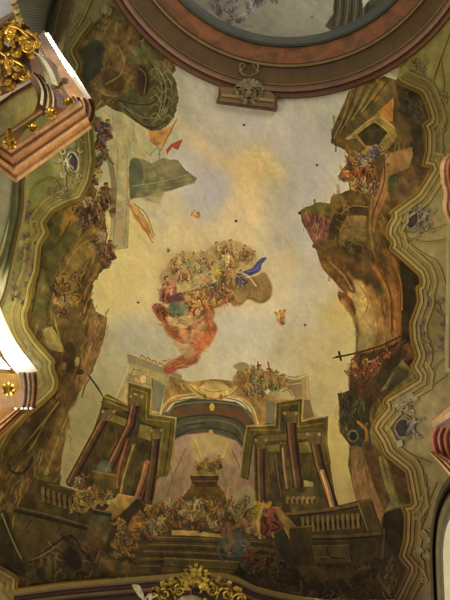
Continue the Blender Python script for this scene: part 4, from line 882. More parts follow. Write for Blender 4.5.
def dome_disc(name, px, py, rx, ry, ang, m, parent, z=None, hh=.1, h0=.02, cols=None, ring_n=5):
    ca, sa = math.cos(math.radians(ang)), math.sin(math.radians(ang)); n = 22; v = []; f = []
    for k in range(ring_n+1):
        t = k/ring_n
        for i in range(n):
            a = 2*math.pi*i/n; x = rx*(1-t)*math.cos(a); y = ry*(1-t)*math.sin(a)
            v.append(place(z, px+x*ca-y*sa, py+x*sa+y*ca, h0+hh*math.sin(t*math.pi/2)))
    for k in range(ring_n):
        for i in range(n): f.append((k*n+i, k*n+(i+1) % n, (k+1)*n+(i+1) % n, (k+1)*n+i))
    return link(name, v, f, m, parent, [cols]*len(f) if cols else None, smooth=True)
def oval_ring(name, px, py, rx, ry, ang, w, m, parent, z=None, h=.08):
    ca, sa = math.cos(math.radians(ang)), math.sin(math.radians(ang))
    Q = [(rx*math.cos(t), ry*math.sin(t)) for t in np.linspace(0, 2*math.pi, 41)]
    pp = [place(z, px+x*ca-y*sa, py+x*sa+y*ca, h) for x, y in Q]; s_ = np.linalg.norm(place(z, px+1, py, 0)-place(z, px, py, 0))
    v, f = tube_pts(pp, w*s_); return link(name, v, f, m, parent, smooth=True)
def body(name, joints, edges, m, parent, z=None):
    """small continuous relief figure grown over a skeleton; joints = (px, py, h, radius in px)"""
    me = bpy.data.meshes.new(name); s_ = np.linalg.norm(place(z, joints[0][0]+1, joints[0][1], 0)-place(z, joints[0][0], joints[0][1], 0))
    me.from_pydata([tuple(place(z, a, b, c)) for a, b, c, d in joints], edges, []); o = bpy.data.objects.new(name, me); COL.objects.link(o)
    md_ = o.modifiers.new('skin', 'SKIN'); sv = me.skin_vertices[0] if me.skin_vertices else None
    if sv is None:
        bpy.context.view_layer.objects.active = o; bpy.context.view_layer.update(); sv = me.skin_vertices[0]
    for i, j in enumerate(joints): sv.data[i].radius = (j[3]*s_, j[3]*s_)
    sv.data[0].use_root = True
    o.modifiers.new('sub', 'SUBSURF').levels = 1; o.modifiers['sub'].render_levels = 2
    dg = bpy.context.evaluated_depsgraph_get(); me2 = bpy.data.meshes.new_from_object(o.evaluated_get(dg)); bpy.data.objects.remove(o)
    o = bpy.data.objects.new(name, me2); COL.objects.link(o); me2.materials.clear(); me2.materials.append(m); o.parent = parent
    me2.polygons.foreach_set('use_smooth', [True]*len(me2.polygons)); return o
def small_figure(name, x, y, s, ang, m, parent, z=None, h=.12):
    ca, sa = math.cos(math.radians(ang)), math.sin(math.radians(ang))
    J = [(0, 0, 1.5), (0, -3.2, 1.9), (0, -5, .9), (0, -7, 1.5), (-2.2, -4, .9), (-4, -1.8, .7), (-3, .3, .55), (2.2, -4, .9), (4.6, -5.2, .7), (6, -7.4, .55), (-1.3, 2.6, 1.3), (-2.6, 5.6, .9), (-1.6, 8, .6), (1.4, 2.6, 1.3), (3.6, 4.6, .9), (3.2, 7.6, .6)]
    E = [(0, 1), (1, 2), (2, 3), (1, 4), (4, 5), (5, 6), (1, 7), (7, 8), (8, 9), (0, 10), (10, 11), (11, 12), (0, 13), (13, 14), (14, 15)]
    return body(name, [(x+s*(a*ca-b*sa), y+s*(a*sa+b*ca), h, r*s) for a, b, r in J], E, m, parent, z)

M_pale = mat('pale_stucco_relief', '#a0946c', .6, 0, col2='#766844', scale=9)
M_dim = mat('dim_stucco_relief', '#7d6e48', .6, 0, col2='#54482c', scale=9)
M_olive = mat('olive_stucco_relief', '#7a6a40', .65, 0, col2='#544624', scale=9)
M_lilac = mat('lilac_stucco_relief', '#7a664c', .6, 0, col2='#4e3c2c', scale=8)
M_well = mat('dark_medallion_ground', '#3c2e2a', .7, 0, col2='#2a201c', scale=6)
# tablet with a mask at the foot of the ring
tb = empty('mask_tablet'); setp(tb, 'brown stucco tablet with a grotesque mask at the foot of the ring cornice', 'ornament')
P = [(218, 86), (221, 95), (217, 102), (219, 104), (276, 111), (277, 97), (270, 94)]
TP = [(219, 87), (219, 96), (218, 102), (248, 106), (276, 110), (277, 104), (277, 97)]
def slab(name, outline, h0, h1, col, parent, m=M_ring, z=None):
    n = len(outline); v = [place(z, x, y, h0) for x, y in outline]+[place(z, x, y, h1) for x, y in outline]
    f = [tuple(range(n, 2*n))]+[(i, (i+1) % n, n+(i+1) % n, n+i) for i in range(n)]
    cc = [lin(hexrgb(col))]+[lin(hexrgb(col)*.7)]*n
    return link(name, v, f, m, parent, cc)
slab('tablet_edge', [(219, 85), (218, 96), (216, 102), (217, 104), (276, 112), (278, 108), (277, 97), (279, 90), (250, 86)], 0, .22, '#5a3a24', tb)
slab('tablet_field', [(220, 87), (221, 95), (219, 101), (274, 108), (275, 97), (270, 90)], .2, .28, '#6b532e', tb); slab('tablet_ledge', [(222, 93), (221, 96), (274, 102), (274, 99)], .27, .34, '#836a40', tb)
mk = dome_disc('mask', 249, 92, 8, 9, 0, M_dim, tb, hh=.16, h0=.34)
for x in (-3, 3): dome_disc('eye', 249+x, 90, 1.5, 1.1, 0, M_iron, mk, hh=.03, h0=.46)
leaf('nose', 249, 89, 90, 6, 2.4, M_dim, mk, curl=.1, lobes=1, h0=.5); dome_disc('mouth', 249, 98, 2.6, 1.2, 0, M_iron, mk, hh=.03, h0=.46)
for i in range(7): leaf('hair_leaf', 249+(i-3)*1.6, 86, -90+(i-3)*26, 9, 4, M_dim, mk, curl=.2, lobes=2, h0=.4)
for sx in (-1, 1):
    scroll('scroll', 249+sx*10, 88, 4.5, 90 if sx > 0 else 90, 1.2, M_dim, tb, lead=[(249+sx*4, 100), (249+sx*9, 98), (249+sx*13, 92)], flip=-sx, h=.36)
    scroll('scroll', 249+sx*6, 66, 4, 90, 1.1, M_dim, tb, lead=[(249, 76), (249+sx*6, 74), (249+sx*10, 70)], flip=-sx, h=.34, w=.8)
    leaf('beard_leaf', 249+sx*2, 98, 90-sx*25, 8, 4, M_dim, tb, curl=.2, lobes=2, h0=.4)

# ------------------------------------------------------------------ stucco medallions
def medallion(name, x, y, rx, ry, ang, label, m, fx, fy, fs, fa, grp=None):
    t = empty(name); setp(t, label, 'medallion')
    dome_disc('oval_ground', x, y, rx, ry, ang, M_well, t, hh=.02, h0=.05); oval_ring('rim', x, y, rx+1, ry+1, ang, .9, m, t)
    oval_ring('outer_rim', x, y, rx+4.5, ry+5, ang, .6, M_olive, t, h=.05)
    small_figure('stucco_putto', fx, fy, fs, fa, m, t)
    return t
t = medallion('oval_medallion', 73, 162, 4.6, 9, -12, 'oval plaster medallion with dark purple centre below upper left entablature', M_pale, 68, 164, 1., -20)
for a in ((62, 152, 4, 200, 1.2), (64, 174, 4, 60, 1.2), (80, 150, 3, 0, 1), (80, 176, 3, 90, 1)): scroll('scroll', *a[:3], a[3], a[4], M_pale, t, w=.9)
for a in ((66, 150, -120), (62, 160, 170), (66, 172, 130)): leaf('leaf', a[0], a[1], a[2], 9, 5, M_pale, t)
t = medallion('oval_medallion', 412, 219, 5.5, 8.5, 12, 'dark oval medallion with grey reclining stucco figure, upper right plaster bay', M_orn, 424, 217, 1.25, 25)
for a in ((420, 208, 3.5, 20), (430, 224, 3.5, 100), (421, 230, 3, 160)): scroll('scroll', *a[:4], 1.2, M_orn, t, w=.8)
for a in ((418, 210, -60), (430, 212, -20), (428, 228, 40), (420, 230, 100)): leaf('leaf', a[0], a[1], a[2], 8, 4, M_orn, t)
t = medallion('oval_medallion', 403, 428, 6.5, 8.5, 5, 'dark oval medallion with grey stucco figure, lower right plaster bay', M_orn, 412, 426, 1.3, 15)
for a in ((412, 412, 3.2, 20), (416, 436, 3.2, 100), (398, 444, 3, 160), (404, 408, 4.5, 200)): scroll('scroll', *a[:4], 1.3, M_pale, t, w=.9)
for a in ((408, 412, -70), (418, 420, -10), (416, 434, 40)): leaf('leaf', a[0], a[1], a[2], 8, 4, M_orn, t)
slab('square_bracket', [(396, 441), (402, 440), (403, 446), (397, 447)], 0, .15, '#8d8460', t, M_stucco)

# ------------------------------------------------------------------ rocaille panels
def rocaille(label, items, leaves, m, extra=None):
    t = empty('rocaille_ornament'); setp(t, label, 'ornament', None)
    for it in items:
        lead = it[5] if len(it) > 5 else None
        scroll('scroll', it[0], it[1], it[2], it[3], it[4], m, t, lead=lead, flip=it[6] if len(it) > 6 else 1, w=.9)
    for l in leaves: leaf('leaf', *l, m, t)
    return t
rocaille('tall scrolled stucco cartouche with lilac grey edges left of the fresco frame', [
    (27, 246, 4, -20, 1.3, "22,262 29,258 31,250"), (17, 250, 3, 180, 1.2), (12, 262, 3.4, 90, 1.3, "14,280 10,274 9,268"), (30, 262, 2.6, 0, 1.2), (28, 272, 3, 0, 1.2, "30,256 32,264"), (12, 274, 2.6, 160, 1.2),
    (26, 284, 3.2, 0, 1.3, "30,270 30,278"), (15, 288, 3, 120, 1.3, "10,276 10,284"), (20, 296, 3.8, 60, 1.4, "9,290 13,296"), (24, 236, 2.6, 0, 1.)],
    [(26, 240, -70, 9, 5), (30, 244, -20, 7, 4), (14, 256, 160, 7, 4), (30, 268, 10, 6, 4), (10, 284, 150, 7, 4), (22, 298, 80, 9, 5), (16, 296, 130, 7, 4), (24, 252, 120, 7, 4)], M_lilac)
rocaille('tall scrolled stucco cartouche around an olive field, right of the fresco frame', [
    (428, 306, 3.6, -90, 1.3, "440,312 438,304 432,301"), (438, 310, 2.6, 0, 1.2), (424, 322, 3, 90, 1.3, "428,338 424,334 422,328"), (424, 334, 3, 180, 1.2), (441, 324, 2.6, 0, 1.2, "440,312 443,318"), (440, 338, 2.8, 30, 1.3),
    (430, 350, 3.4, 90, 1.3, "442,342 438,350"), (428, 342, 2.4, 180, 1.)],
    [(430, 304, -110, 8, 5), (438, 304, -50, 8, 5), (423, 324, 180, 7, 4), (442, 330, 0, 6, 4), (430, 350, 110, 8, 5), (438, 346, 50, 7, 4), (425, 340, 150, 6, 4)], M_lilac)
rocaille('leafy grey stucco sprig beside the arched window at lower right', [
    (424, 536, 4, -90, 1.3, "420,556 420,548 421,540"), (432, 546, 3.4, 0, 1.3), (426, 552, 4, 90, 1.3), (430, 528, 3, -40, 1.2), (421, 500, 3, 120, 1.2, "428,488 424,494"), (424, 580, 3, 0, 1.2, "418,566 424,572")],
    [(424, 540, -100, 12, 6), (428, 540, -40, 11, 6), (430, 546, 10, 10, 6), (426, 550, 70, 12, 6), (422, 548, 140, 10, 6), (426, 545, -70, 10, 5)], M_olive)
rocaille('pale coiled shell scroll on the ledge above the lower right medallion', [
    (400, 400, 4.5, 120, 1.6, "418,396 410,394 404,395"), (407, 399, 3.4, 60, 1.4), (395, 404, 3, 90, 1.3)], [(404, 398, -20, 12, 6), (399, 402, 140, 8, 5), (410, 398, 10, 9, 5)], M_pale)
rocaille('olive stucco foliage in the upper right spandrel beside the ring cornice', [
    (414, 62, 4, -60, 1.4, "424,80 422,72 419,66"), (422, 68, 3.4, 0, 1.3), (444, 96, 3.4, 60, 1.3, "440,110 440,104"), (443, 130, 3, 90, 1.3, "438,146 440,138"), (441, 148, 3, 200, 1.2)],
    [(416, 70, -140, 9, 5), (420, 66, -40, 10, 5), (444, 104, -70, 8, 4), (442, 120, 90, 9, 4)], M_olive)
rocaille('small stucco leaf spray under the upper left oval medallion', [
    (58, 196, 3, 180, 1.2, "76,190 68,196 62,198"), (70, 188, 2.6, 60, 1.2), (50, 190, 2.6, 120, 1.2)], [(60, 190, -10, 9, 5), (58, 192, 160, 9, 5), (68, 186, -40, 8, 4)], M_olive)
rocaille('small stucco tassel ornament in the top left corner band', [
    (104, 8, 3, -60, 1.2, "106,18 107,14"), (110, 10, 2.6, 40, 1.2)], [(106, 4, 90, 12, 6), (110, 8, 100, 9, 4), (102, 6, 80, 9, 4)], M_olive)
rocaille('small curled stucco leaf on the left bay above the bright ledge', [
    (28, 356, 3, 0, 1.3, "24,340 28,346"), (36, 366, 3, 60, 1.2), (25, 223, 2.6, 0, 1.2, "20,214 24,216"), ][:2], [(28, 352, -60, 9, 5), (32, 360, 30, 9, 5)], M_pale)
rocaille('small curled stucco leaf between left wall band and wavy frame', [(27, 212, 3, 0, 1.3, "27,224 29,218"), (28, 203, 2.4, -60, 1.2)], [(28, 208, -80, 9, 4), (26, 214, 100, 7, 4)], M_lilac)

# plaster mouldings in the bays
def bay(n, path, wd=3, tones=(lt, dk_)):
    P = densify(chaikin(pts(path), 1), 2.5)
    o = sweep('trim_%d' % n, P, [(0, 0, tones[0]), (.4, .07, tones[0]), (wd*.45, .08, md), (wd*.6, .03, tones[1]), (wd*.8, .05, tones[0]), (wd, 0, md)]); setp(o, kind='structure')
bay(5, "70,0 62,22 58,44"); bay(6, "90,0 80,22 70,36"); bay(7, "72,40 80,26 88,10 92,0", 2); bay(8, "58,138 66,186 60,196 44,216 30,222"); bay(9, "30,200 34,186 52,176 60,190 52,204 40,212 34,222", 2)
bay(10, "66,130 82,140 88,158 84,176 74,184", 3); bay(11, "82,128 90,146 92,170", 2); bay(12, "400,396 430,374 444,360", 2); bay(13, "404,250 420,236 446,226", 2.5); bay(14, "402,240 424,256 438,262 446,290", 2.5); bay(15, "436,160 430,186 410,200 400,214 398,228 404,240", 2.5)
bay(16, "448,34 438,60 430,84 440,104 446,124", 3); bay(17, "446,374 426,388 400,398 390,414 388,430 396,444 410,456 430,464", 2.5); bay(18, "424,474 428,508 418,530 416,560 424,580 408,600", 2.5); bay(19, "436,482 424,510 420,530", 2)
bay(20, "402,218 398,228 404,238 424,244 448,240", 2); bay(21, "446,10 430,36 410,54 398,66", 3); bay(22, "440,60 444,90 436,110 440,150", 2); bay(23, "10,462 30,440 48,418 60,402", 2)

# ------------------------------------------------------------------ left wall arch band
o = ribbon('trim_30', [("16,150 12,185 10,215 3,250 -8,275", 10.9), ("21,150 17,185 15,215 7,252 -4,280", 10.8), ("24,150 20,185 19,210 10,250 1,285 -4,300", 10.9), ("26,150 23,185 22,210 13,250 4,290 -4,310", 10.7), ("27.5,150 24.5,185 23.5,210 14.5,251 5.5,292 -3,312", 10.8), ("30,150 27,185 26,210 17,252 8,294 -1,316", 11.4)], ['#b0ac80', '#c4bf92', '#a6a070', '#5a4c24', '#a88f50'], M_stucco); setp(o, kind='structure')
o = ribbon('wall_left', [("-40,100 -40,200 -40,320", 8.5), ("0,140 -2,215 -14,275", 9.8), ("16,150 10,215 -8,275", 10.9)], ['#a8a276', '#aaa47a'], M_stucco); setp(o, kind='structure')
o = ribbon('trim_31', [("60,-14 54,4 45,34", 11.5), ("66,-14 60,4 50,46", 11.2), ("69,-14 63,6 53,50", 11.4), ("78,-14 72,6 60,64", 11.3), ("81,-14 75,6 62,66", 11.6)], ['#7a7c58', '#4a3c22', '#6a5834', '#544420'], M_stucco); setp(o, kind='structure')
o = ribbon('wall_upper_left', [("14,-30 16,0 30,30 40,40", 9.5), ("60,-14 54,4 45,34 44,40", 11.5)], ['#45402a'], M_stucco); setp(o, kind='structure')

# ------------------------------------------------------------------ upper left: gilded capital, entablature
M_shaft = mat('grey_blue_shaft', '#b6b0ac', .35, 0, col2='#8d8480', scale=5, spec=.6)
ps = empty('pilaster_shaft'); setp(ps, 'pale blue grey pilaster shaft in the top left corner', 'pilaster')
slab('shaft', [(-30, -30), (13, -30), (14, 4), (12, 14), (-6, 24), (-30, 28)], -.6, .0, '#8d8a84', ps, M_marble, z=8.3)
slab('shaft_side', [(-30, 24), (-4, 30), (6, 36), (11, 46), (2, 50), (-30, 52)], -.6, .0, '#9a9488', ps, M_marble, z=8.3)
slab('necking', [(-30, 18), (-6, 22), (12, 12), (14, 14), (-4, 28), (-30, 26)], -.3, .06, '#5c4838', ps, M_marble, z=8.3)
cpt = empty('corinthian_capital'); setp(cpt, 'gilded capital of curling acanthus leaves in the top left corner', 'capital')
ZC = 8.3
slab('bell', [(-20, 50), (4, 24), (16, 18), (30, 28), (40, 44), (38, 54), (30, 60), (32, 72), (20, 82), (10, 92), (-20, 104)], -.35, -.05, '#3a2408', cpt, M_marble, z=ZC)
for i in range(60):
    for _ in range(60):
        x = R.uniform(-4, 38); y = R.uniform(14, 90)
        if inside([(-6, 48), (3, 24), (15, 18), (28, 28), (38, 44), (34, 52), (27, 58), (29, 70), (18, 78), (8, 88), (-6, 96)], x, y): break
    leaf('acanthus_leaf', x, y, R.choice([R.uniform(-20, 60), R.uniform(60, 130), R.uniform(150, 260)]), R.uniform(7, 14), R.uniform(4, 8), M_gold, cpt, z=ZC, curl=R.uniform(.25, .6), h0=R.uniform(0, .08))
for a in ((28, 46, 7, 0, 1.8, "8,26 18,28 30,38"), (24, 74, 6.5, 30, 1.8, "2,62 12,60 24,66"), (10, 64, 5, 90, 1.6, "0,52 6,56"), (36, 44, 4, 0, 1.4, "26,30 34,36"), (10, 36, 5, 200, 1.5, "18,22 10,26")):
    scroll('volute', a[0], a[1], a[2], a[3], a[4], M_gold, cpt, z=ZC, lead=a[5], w=1.5, h=.2)
for i in range(5): leaf('upper_leaf', 14+i*.8, -4+5*i, 100-10*i, 9, 7, M_goldp if i % 2 else M_pale, cpt, z=ZC, curl=.4)
ab = ribbon('abacus', [("26,46 36,56 44,76 46,84", ZC+.1), ("30,50 40,58 49,74 52,84", ZC-.05), ("34,50 44,58 54,74 58,86", ZC+.1), ("38,50 50,60 62,80", ZC+.3)], ['#8d8070', '#d8cfc0', '#7a6650'], M_marble, cpt)
ab['label'] = 'pale curved marble abacus'

en = empty('marble_entablature'); setp(en, 'pink marble entablature corner with gilt rosettes below the gilded capital, upper left', 'entablature')
# soffit behind the sunlit edge
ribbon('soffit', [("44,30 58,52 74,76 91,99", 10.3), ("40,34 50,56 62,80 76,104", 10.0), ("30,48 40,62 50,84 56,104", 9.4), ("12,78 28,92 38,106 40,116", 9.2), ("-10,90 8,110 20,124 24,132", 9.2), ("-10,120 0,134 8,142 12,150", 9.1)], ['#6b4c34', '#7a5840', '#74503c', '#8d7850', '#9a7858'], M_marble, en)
ribbon('olive_panel', [("-8,112 12,98 34,86", 9.0), ("-6,126 14,114 38,100", 9.0), ("-4,138 14,126 34,112", 9.0)], ['#a09468', '#968654'], M_marble, en, smooth=False)
ribbon('panel_moulding', [("-8,104 12,90 30,79", 9.0), ("-8,107 12,93 31,82", 8.9), ("-8,109 12,95 32,84", 9.0), ("-8,112 12,98 34,86", 8.95)], ['#b08a78', '#6a4438', '#a5806a'], M_marble, en, smooth=False)
ribbon('panel_moulding', [("-4,138 14,126 40,108", 9.0), ("-4,141 15,128 42,110", 8.9), ("-4,143 16,130 43,112", 9.0)], ['#6a4838', '#c0947c'], M_marble, en, smooth=False)
# curved mouldings in front of the abacus
def curved(name, x0, cols, parent, z, n=7, a="33,68", dx=3.2):
    rails = []
    for i in range(n+1):
        x = x0+i*dx; rails.append(([(x-8, 70+i*1.0), (x+0, 78+i*1.2), (x+5, 90+i*1.6), (x+4, 104+i*1.8)], z-(.06 if i % 2 else 0)))
    return ribbon(name, rails, cols, M_marble, parent)
curved('curved_moulding', 36, ['#cfc4b4', '#5c3c38', '#b5a898', '#8a5f50', '#dccfb8', '#5a3830'], en, 8.9, 6, dx=2.6)
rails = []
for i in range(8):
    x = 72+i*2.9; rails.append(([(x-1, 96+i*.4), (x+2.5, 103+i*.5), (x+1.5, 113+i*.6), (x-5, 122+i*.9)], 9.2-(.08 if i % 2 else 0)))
o = ribbon('return_moulding', rails, ['#7a4c44', '#c9a08e', '#5c3430', '#e6d2bc', '#7c4a40', '#b88a78', '#54302c'], M_marble, en); o['label'] = 'glossy curved return moulding with painted white highlights'  # palest strips are highlights put into the marble colour
ribbon('frieze', [("44,84 56,92 70,98", 9.3), ("40,98 56,106 72,112", 9.1), ("36,114 52,118 70,122", 9.1)], ['#6a4034', '#7c5040'], M_marble, en)
# straight cornice
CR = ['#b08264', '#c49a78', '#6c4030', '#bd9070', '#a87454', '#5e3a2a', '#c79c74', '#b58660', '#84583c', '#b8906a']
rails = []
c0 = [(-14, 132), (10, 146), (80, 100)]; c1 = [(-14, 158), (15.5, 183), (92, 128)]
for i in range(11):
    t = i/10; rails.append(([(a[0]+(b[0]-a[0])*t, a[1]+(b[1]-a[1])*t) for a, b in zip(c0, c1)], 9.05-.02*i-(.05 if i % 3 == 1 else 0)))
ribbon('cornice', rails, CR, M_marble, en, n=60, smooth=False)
# white edge strip; its brightness is partly put into the base colour
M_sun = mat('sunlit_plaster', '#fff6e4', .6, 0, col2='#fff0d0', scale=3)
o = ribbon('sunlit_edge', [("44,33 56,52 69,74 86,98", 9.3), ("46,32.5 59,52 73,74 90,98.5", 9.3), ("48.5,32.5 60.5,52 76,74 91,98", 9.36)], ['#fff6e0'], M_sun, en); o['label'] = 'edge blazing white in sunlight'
def rosette(x, y, r, z, label, ang=0, group=None, parent=None):
    t = parent_ = empty('gilded_rosette')
    if parent: t.parent = parent
    else: setp(t, label, 'rosette', group)
    for i in range(8): leaf('petal', x, y, ang+45*i, r*1.25, r*.85, M_gold, t, z=z, curl=.3, lobes=2, h0=.02)
    dome_disc('bud', x, y, r*.38, r*.38, 0, M_goldp, t, z=z, hh=.06, h0=.05)
    return t
for x, y, r, lb in ((10, 143, 6.5, 'leftmost'), (33, 128, 4.6, 'second'), (51, 113, 5.6, 'third'), (68, 102, 5, 'fourth'), (58, 84, 5, 'upper')):
    rosette(x, y, r, 8.85, None, R.uniform(0, 40), parent=en)
leaf('gilded_leaf', 8, 128, 80, 16, 8, M_gold, en, z=8.8, curl=.2); leaf('gilded_leaf', 50, 62, 60, 14, 8, M_pale, en, z=9.1, curl=.3); leaf('gilded_leaf', 60, 80, 10, 10, 7, M_pale, en, z=9.1, curl=.3); leaf('gilded_leaf', 43, 60, 20, 10, 7, M_goldp, en, z=9.1, curl=.3)

# ------------------------------------------------------------------ middle left: sunlit ledge and entablature
e2 = empty('marble_entablature'); setp(e2, 'brown marble entablature end with gilt rosette and sunlit curved ledge, middle left', 'entablature')
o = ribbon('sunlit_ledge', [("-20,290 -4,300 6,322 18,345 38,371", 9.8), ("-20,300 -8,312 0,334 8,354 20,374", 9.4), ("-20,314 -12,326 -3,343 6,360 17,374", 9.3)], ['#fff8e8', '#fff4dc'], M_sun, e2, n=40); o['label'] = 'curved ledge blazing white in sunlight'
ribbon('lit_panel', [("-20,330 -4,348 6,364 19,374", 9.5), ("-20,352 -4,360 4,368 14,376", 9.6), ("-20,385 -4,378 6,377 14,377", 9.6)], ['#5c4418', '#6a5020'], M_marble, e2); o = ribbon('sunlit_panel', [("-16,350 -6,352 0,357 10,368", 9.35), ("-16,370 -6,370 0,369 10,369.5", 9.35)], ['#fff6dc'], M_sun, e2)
ribbon('face', [("-20,374 0,373 20,374", 9.4), ("-20,392 0,390 21,390", 9.35), ("-20,410 0,408 24,406", 9.35), ("-20,428 0,424 24,408", 9.4)], ['#94703a', '#8a6232', '#8d6440'], M_marble, e2, smooth=False)
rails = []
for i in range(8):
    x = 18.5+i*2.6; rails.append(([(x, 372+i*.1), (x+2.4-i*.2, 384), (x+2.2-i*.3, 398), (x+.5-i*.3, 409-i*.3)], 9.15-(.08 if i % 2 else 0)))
ribbon('glossy_moulding', rails, ['#5a3830', '#e8d8cc', '#54302c', '#f0e4d4', '#7a5040', '#c8a890', '#4c2c24'], M_marble, e2)  # white strips paint the shine into the colour
for x in (16, 22, 26, 31): dome_disc('bead', x, 408.5-(x-16)*.02, 1.8, 1.4, 0, M_sun, e2, z=9.1, hh=.03)
rails = []
for i in range(8): rails.append(([(-20, 434+i*2.6), (0, 421+i*2.6), (22, 404+i*1.5), (36, 402+i*1.1)], 9.15-(.05 if i % 2 else 0)))
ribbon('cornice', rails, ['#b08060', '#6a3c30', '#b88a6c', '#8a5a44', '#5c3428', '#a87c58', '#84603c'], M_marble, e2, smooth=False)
rosette(9, 389, 6.5, 9.2, None, 10, parent=e2)

# ------------------------------------------------------------------ right side marble pieces
e3 = empty('marble_entablature'); setp(e3, 'small pink marble moulding cut by the right edge, upper right', 'entablature')
rails = []
for i in range(7):
    d = i*2.4; rails.append(([(462+d*.4, 148), (443.5+d*.9, 158), (440+d, 168), (441+d, 182), (444+d, 194), (442.5+d, 206), (447+d, 220), (460+d, 232)], 9.6-(.07 if i % 2 else 0)-.02*i))
ribbon('scrolled_moulding', rails, ['#c08a68', '#eadbc4', '#8a4c3c', '#d09a80', '#7a4438', '#c69478'], M_marble, e3, n=40)
ribbon('face', [([(457, 160), (456, 180), (458, 205), (462, 225)], 9.5), ([(480, 150), (480, 180), (480, 205), (480, 230)], 9.5)], ['#b0805c'], M_marble, e3)
e4 = empty('marble_entablature'); setp(e4, 'pink marble entablature corner with ribbed return, lower right edge', 'entablature')
ribbon('top_slab', [("470,392 450,406 431,422", 9.7), ("470,398 450,411 432,425", 9.5), ("470,406 452,416 434,428", 9.55), ("470,420 454,424 436,430", 9.6)], ['#c79878', '#dcb496', '#8a5848'], M_marble, e4, smooth=False)
rails = []
for i in range(10):
    x = 432+i*3.0; rails.append(([(x+2, 427+i*.2), (x-1.4, 436), (x-.8, 446), (x+3.6, 456+i*1.3)], 9.5-(.07 if i % 2 else 0)))
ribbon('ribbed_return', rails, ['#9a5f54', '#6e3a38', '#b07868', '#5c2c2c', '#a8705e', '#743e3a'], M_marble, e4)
rails = []
for i in range(7): rails.append(([(429+i*.8, 452-i*.2), (440+i*1.6, 464-i*.9), (462+i*1.5, 490-i*1.6)], 9.4-(.05 if i % 2 else 0)))
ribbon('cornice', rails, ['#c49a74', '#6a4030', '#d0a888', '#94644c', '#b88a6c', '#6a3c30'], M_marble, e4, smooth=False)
e5 = empty('marble_pilaster_edge'); setp(e5, 'thin dark red marble strip at the right edge beside the scrolled cartouche', 'pilaster')
ribbon('strip', [("450,296 449,330 448.5,368", 9.8), ("452,296 451,330 450,368", 9.6), ("480,296 480,330 480,368", 9.6)], ['#6a3428', '#4a1c18'], M_marble, e5)
o = ribbon('wall_right', [("447,190 446.5,250 446,300 445,372", 10.4), ("449,190 448.5,250 448,300 447,372", 10.2), ("480,190 480,250 480,300 480,372", 9.9)], ['#96905c', '#77704a'], M_stucco); setp(o, kind='structure')
# arched window at the right
AW = [("456,470 442,486 434,510 430,540 430,570 433,640", 10.6), ("458,476 444,490 436,512 432.5,540 432.5,570 436,640", 10.3), ("460,480 446,494 438,514 434.5,541 434.5,570 438,640", 10.5), ("462,482 448,498 440,516 436.5,541 436.5,570 440,640", 10.2), ("464,488 451,502 443,520 439.5,542 439.5,570 443,640", 10.25), ("466,492 453,507 445,523 441.5,543 441.5,570 445,640", 10.5), ("468,496 455,510 447,526 443.5,544 443.5,570 447,640", 10.9)]
o = ribbon('trim_32', AW, ['#453b20', '#6d5f3a', '#3c3219', '#74663e', '#54482a', '#665834'], M_stucco, n=40); setp(o, kind='structure')
M_glow = mat('bright_reveal', '#f0e2b4', .7, 0, col2='#e0d09c', scale=3)
o = ribbon('window_1', [("468,496 455,510 447,526 443.5,544 443.5,570 447,640", 10.9), ("490,496 480,510 476,526 474,544 474,570 476,640", 11.3)], ['#e8d8a4'], M_glow, n=40); setp(o, 'bright arched window opening in the lower right corner', 'window', kind='structure')

# ------------------------------------------------------------------ bottom: maroon cornice, gilded cartouche, stucco angel
ED = pts("14,590 59,584 110,579 160,575 196,572 232,575 262,588 330,602 400,614")
BC = [(0, '#7a5f28'), (1.6, '#6d5c34'), (4.5, '#54452a'), (6.5, '#241008'), (8.5, '#3c1e18'), (10.5, '#1c0a06'), (12, '#54442a'), (15, '#3c201a'), (16.5, '#180a06'), (19, '#34221a'), (24, '#3c2a18'), (60, '#2c2012')]
rails = [([(x-.05*d, y+d*(1.0 if x < 150 or x > 240 else 1.)) for x, y in ED], 13.6-.03*d if d < 30 else 12.4) for d, c in BC]
o = ribbon('trim_33', rails, [c for d, c in BC], M_stucco, n=70); setp(o, 'maroon arch cornice along the bottom edge', 'cornice', kind='structure')
ct = empty('gilded_cartouche'); setp(ct, 'gilded rocaille cartouche with a fan crest at the bottom edge', 'cartouche')
ZB = 12.6
dome_disc('shield', 190, 608, 17, 13, 0, M_pale, ct, z=ZB, hh=.25)
for i in range(13):
    a = -90+(i-6)*15; leaf('fan_leaf', 196+3*math.cos(math.radians(a)), 588+3*math.sin(math.radians(a)), a, 25-abs(i-6)*1.6, 5, M_goldd, ct, z=ZB-.2, curl=.1, lobes=4)
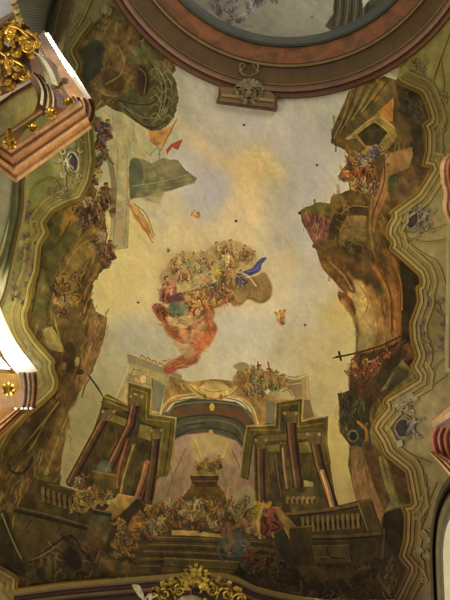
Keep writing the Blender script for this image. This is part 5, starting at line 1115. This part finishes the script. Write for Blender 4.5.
for sx in (-1, 1):
    scroll('scroll', 196+sx*16, 590, 6, -90, 1.6, M_goldd, ct, z=ZB, flip=sx, w=1.6, lead=[(196+sx*4, 594), (196+sx*8, 586), (196+sx*13, 584)], h=.1)
    scroll('scroll', 196+sx*31, 594, 5.5, -90, 1.5, M_goldd, ct, z=ZB, flip=sx, w=1.5, lead=[(196+sx*20, 600), (196+sx*24, 590), (196+sx*28, 588)], h=.1)
    scroll('scroll', 196+sx*45, 599, 5, -90, 1.5, M_goldd, ct, z=ZB, flip=sx, w=1.4, lead=[(196+sx*34, 604), (196+sx*38, 596), (196+sx*42, 594)], h=.1)
    leaf('side_leaf', 196+sx*30, 590, -90+sx*25, 12, 6, M_goldd, ct, z=ZB, curl=.12, lobes=3); leaf('side_leaf', 196+sx*18, 584, -90+sx*40, 12, 6, M_goldd, ct, z=ZB, curl=.12, lobes=3)
    for b in ((12, 582, -60, 9), (22, 586, -50, 10), (27, 590, -80, 8), (36, 592, -40, 9), (42, 594, -70, 8), (8, 598, 60, 9), (20, 600, 80, 9), (34, 602, 60, 9)):
        ang = b[2] if sx > 0 else 180-b[2]; leaf('side_leaf', 196+sx*b[0], b[1], ang, b[3], 5.5, M_goldd, ct, z=ZB, curl=.15, lobes=3)
ag = empty('stucco_angel'); setp(ag, 'small pale stucco angel with raised wing beside the gilded cartouche', 'statue')
small_figure('angel_body', 150, 601, 1.15, 10, M_pale, ag, z=12.5, h=.1)
wg = None
for i in range(7): leaf('wing_feather', 147-.9*i, 603-1.0*i, -128+4*i, 27-2.6*i, 4.2, M_pale, ag, z=12.5, curl=.1, lobes=1)

# small dark hook holes in the painted ceiling
for x, y, r, lb in ((236, 221, 1.3, 'small dark iron hook in the golden sky above the figure cloud'), (244, 125, 1.1, 'small dark iron hook in the sky just below the mask tablet'), (317, 165, 1.1, 'small dark iron hook in the grey sky beside the right temple figures'), (299.5, 213, 1.4, 'small dark iron hook by the tip of the painted reddish bastion'), (305, 325, 1.1, 'small dark iron hook in the sky right of the lone small angel'), (138, 302.5, 1.1, 'small dark iron hook in the yellow sky left of the red cloud')):
    t = empty('ceiling_hook'); setp(t, lb, 'hook'); dome_disc('plate', x, y, r, r, 0, M_iron, t, hh=.03, h0=.005); scroll('hook', x, y, r*.5, 0, .8, M_iron, t, h=.05, w=.25)

# ------------------------------------------------------------------ camera and light
cam = bpy.data.cameras.new('camera'); co_ = bpy.data.objects.new('camera', cam); COL.objects.link(co_)
co_.location = (0, 0, CZ)
# looks straight up, image up = -y, image right = +x
from mathutils import Matrix
co_.matrix_world = Matrix(((1, 0, 0, 0), (0, -1, 0, 0), (0, 0, -1, CZ), (0, 0, 0, 1)))
cam.sensor_fit = 'VERTICAL'; cam.sensor_height = 24; cam.lens = 24*F/600; cam.clip_end = 200
bpy.context.scene.camera = co_
wd = bpy.data.worlds.new('church_light'); bpy.context.scene.world = wd; wd.use_nodes = True; nt = wd.node_tree
bg = nt.nodes['Background']; tc = nt.nodes.new('ShaderNodeTexCoord'); nz = nt.nodes.new('ShaderNodeTexNoise'); nz.inputs['Scale'].default_value = 3.2; nz.inputs['Detail'].default_value = 1
rp = nt.nodes.new('ShaderNodeValToRGB'); rp.color_ramp.elements[0].position = .4; rp.color_ramp.elements[0].color = (.22, .2, .17, 1); rp.color_ramp.elements[1].position = .62; rp.color_ramp.elements[1].color = (1.5, 1.42, 1.28, 1)  # bright and dark patches added for gold and marble to reflect
nt.links.new(tc.outputs['Generated'], nz.inputs['Vector']); nt.links.new(nz.outputs['Fac'], rp.inputs['Fac']); nt.links.new(rp.outputs['Color'], bg.inputs['Color']); bg.inputs['Strength'].default_value = WORLD
from mathutils import Vector
def light(kind, name, loc, to, energy, col=(1, .95, .85), **k):
    l = bpy.data.lights.new(name, kind); l.energy = energy; l.color = col
    for a, b in k.items(): setattr(l, a, b)
    o = bpy.data.objects.new(name, l); COL.objects.link(o); o.location = loc
    o.rotation_euler = (Vector(to)-Vector(loc)).to_track_quat('-Z', 'Y').to_euler(); return o
light('AREA', 'nave_window_light', (-9, 2, 3), (0, 0, 15), 1500*KEY, size=5)
light('AREA', 'choir_window_light', (6, -8, 2), (1, -1, 15), 500*KEY, size=5)
def spot(name, px, py, z, e, ang=10, d=(-.6, .3, -3)):
    p = at_z(px, py, z); l = light('SPOT', name, tuple(p+np.array(d)), tuple(p), e, (1, .96, .88), spot_size=math.radians(ang), spot_blend=.5, shadow_soft_size=.05); return l
spot('sunbeam_upper', 68, 66, 9.8, 1600, 15, (1.1, -.3, -3))
spot('sunbeam_upper_end', 84, 92, 9.8, 900, 6, (1.1, -.3, -3))
spot('sunbeam_lower', 12, 334, 9.5, 1300, 19, (1.1, 0, -3))
vs = bpy.context.scene.view_settings; vs.view_transform = 'Standard'; vs.look = 'None'; vs.exposure = 0; vs.gamma = 1
for o in list(bpy.data.objects):
    if o.type == 'MESH' and not o.parent and o.get('kind') == 'structure' and o.name != 'ceiling': recentre(o)
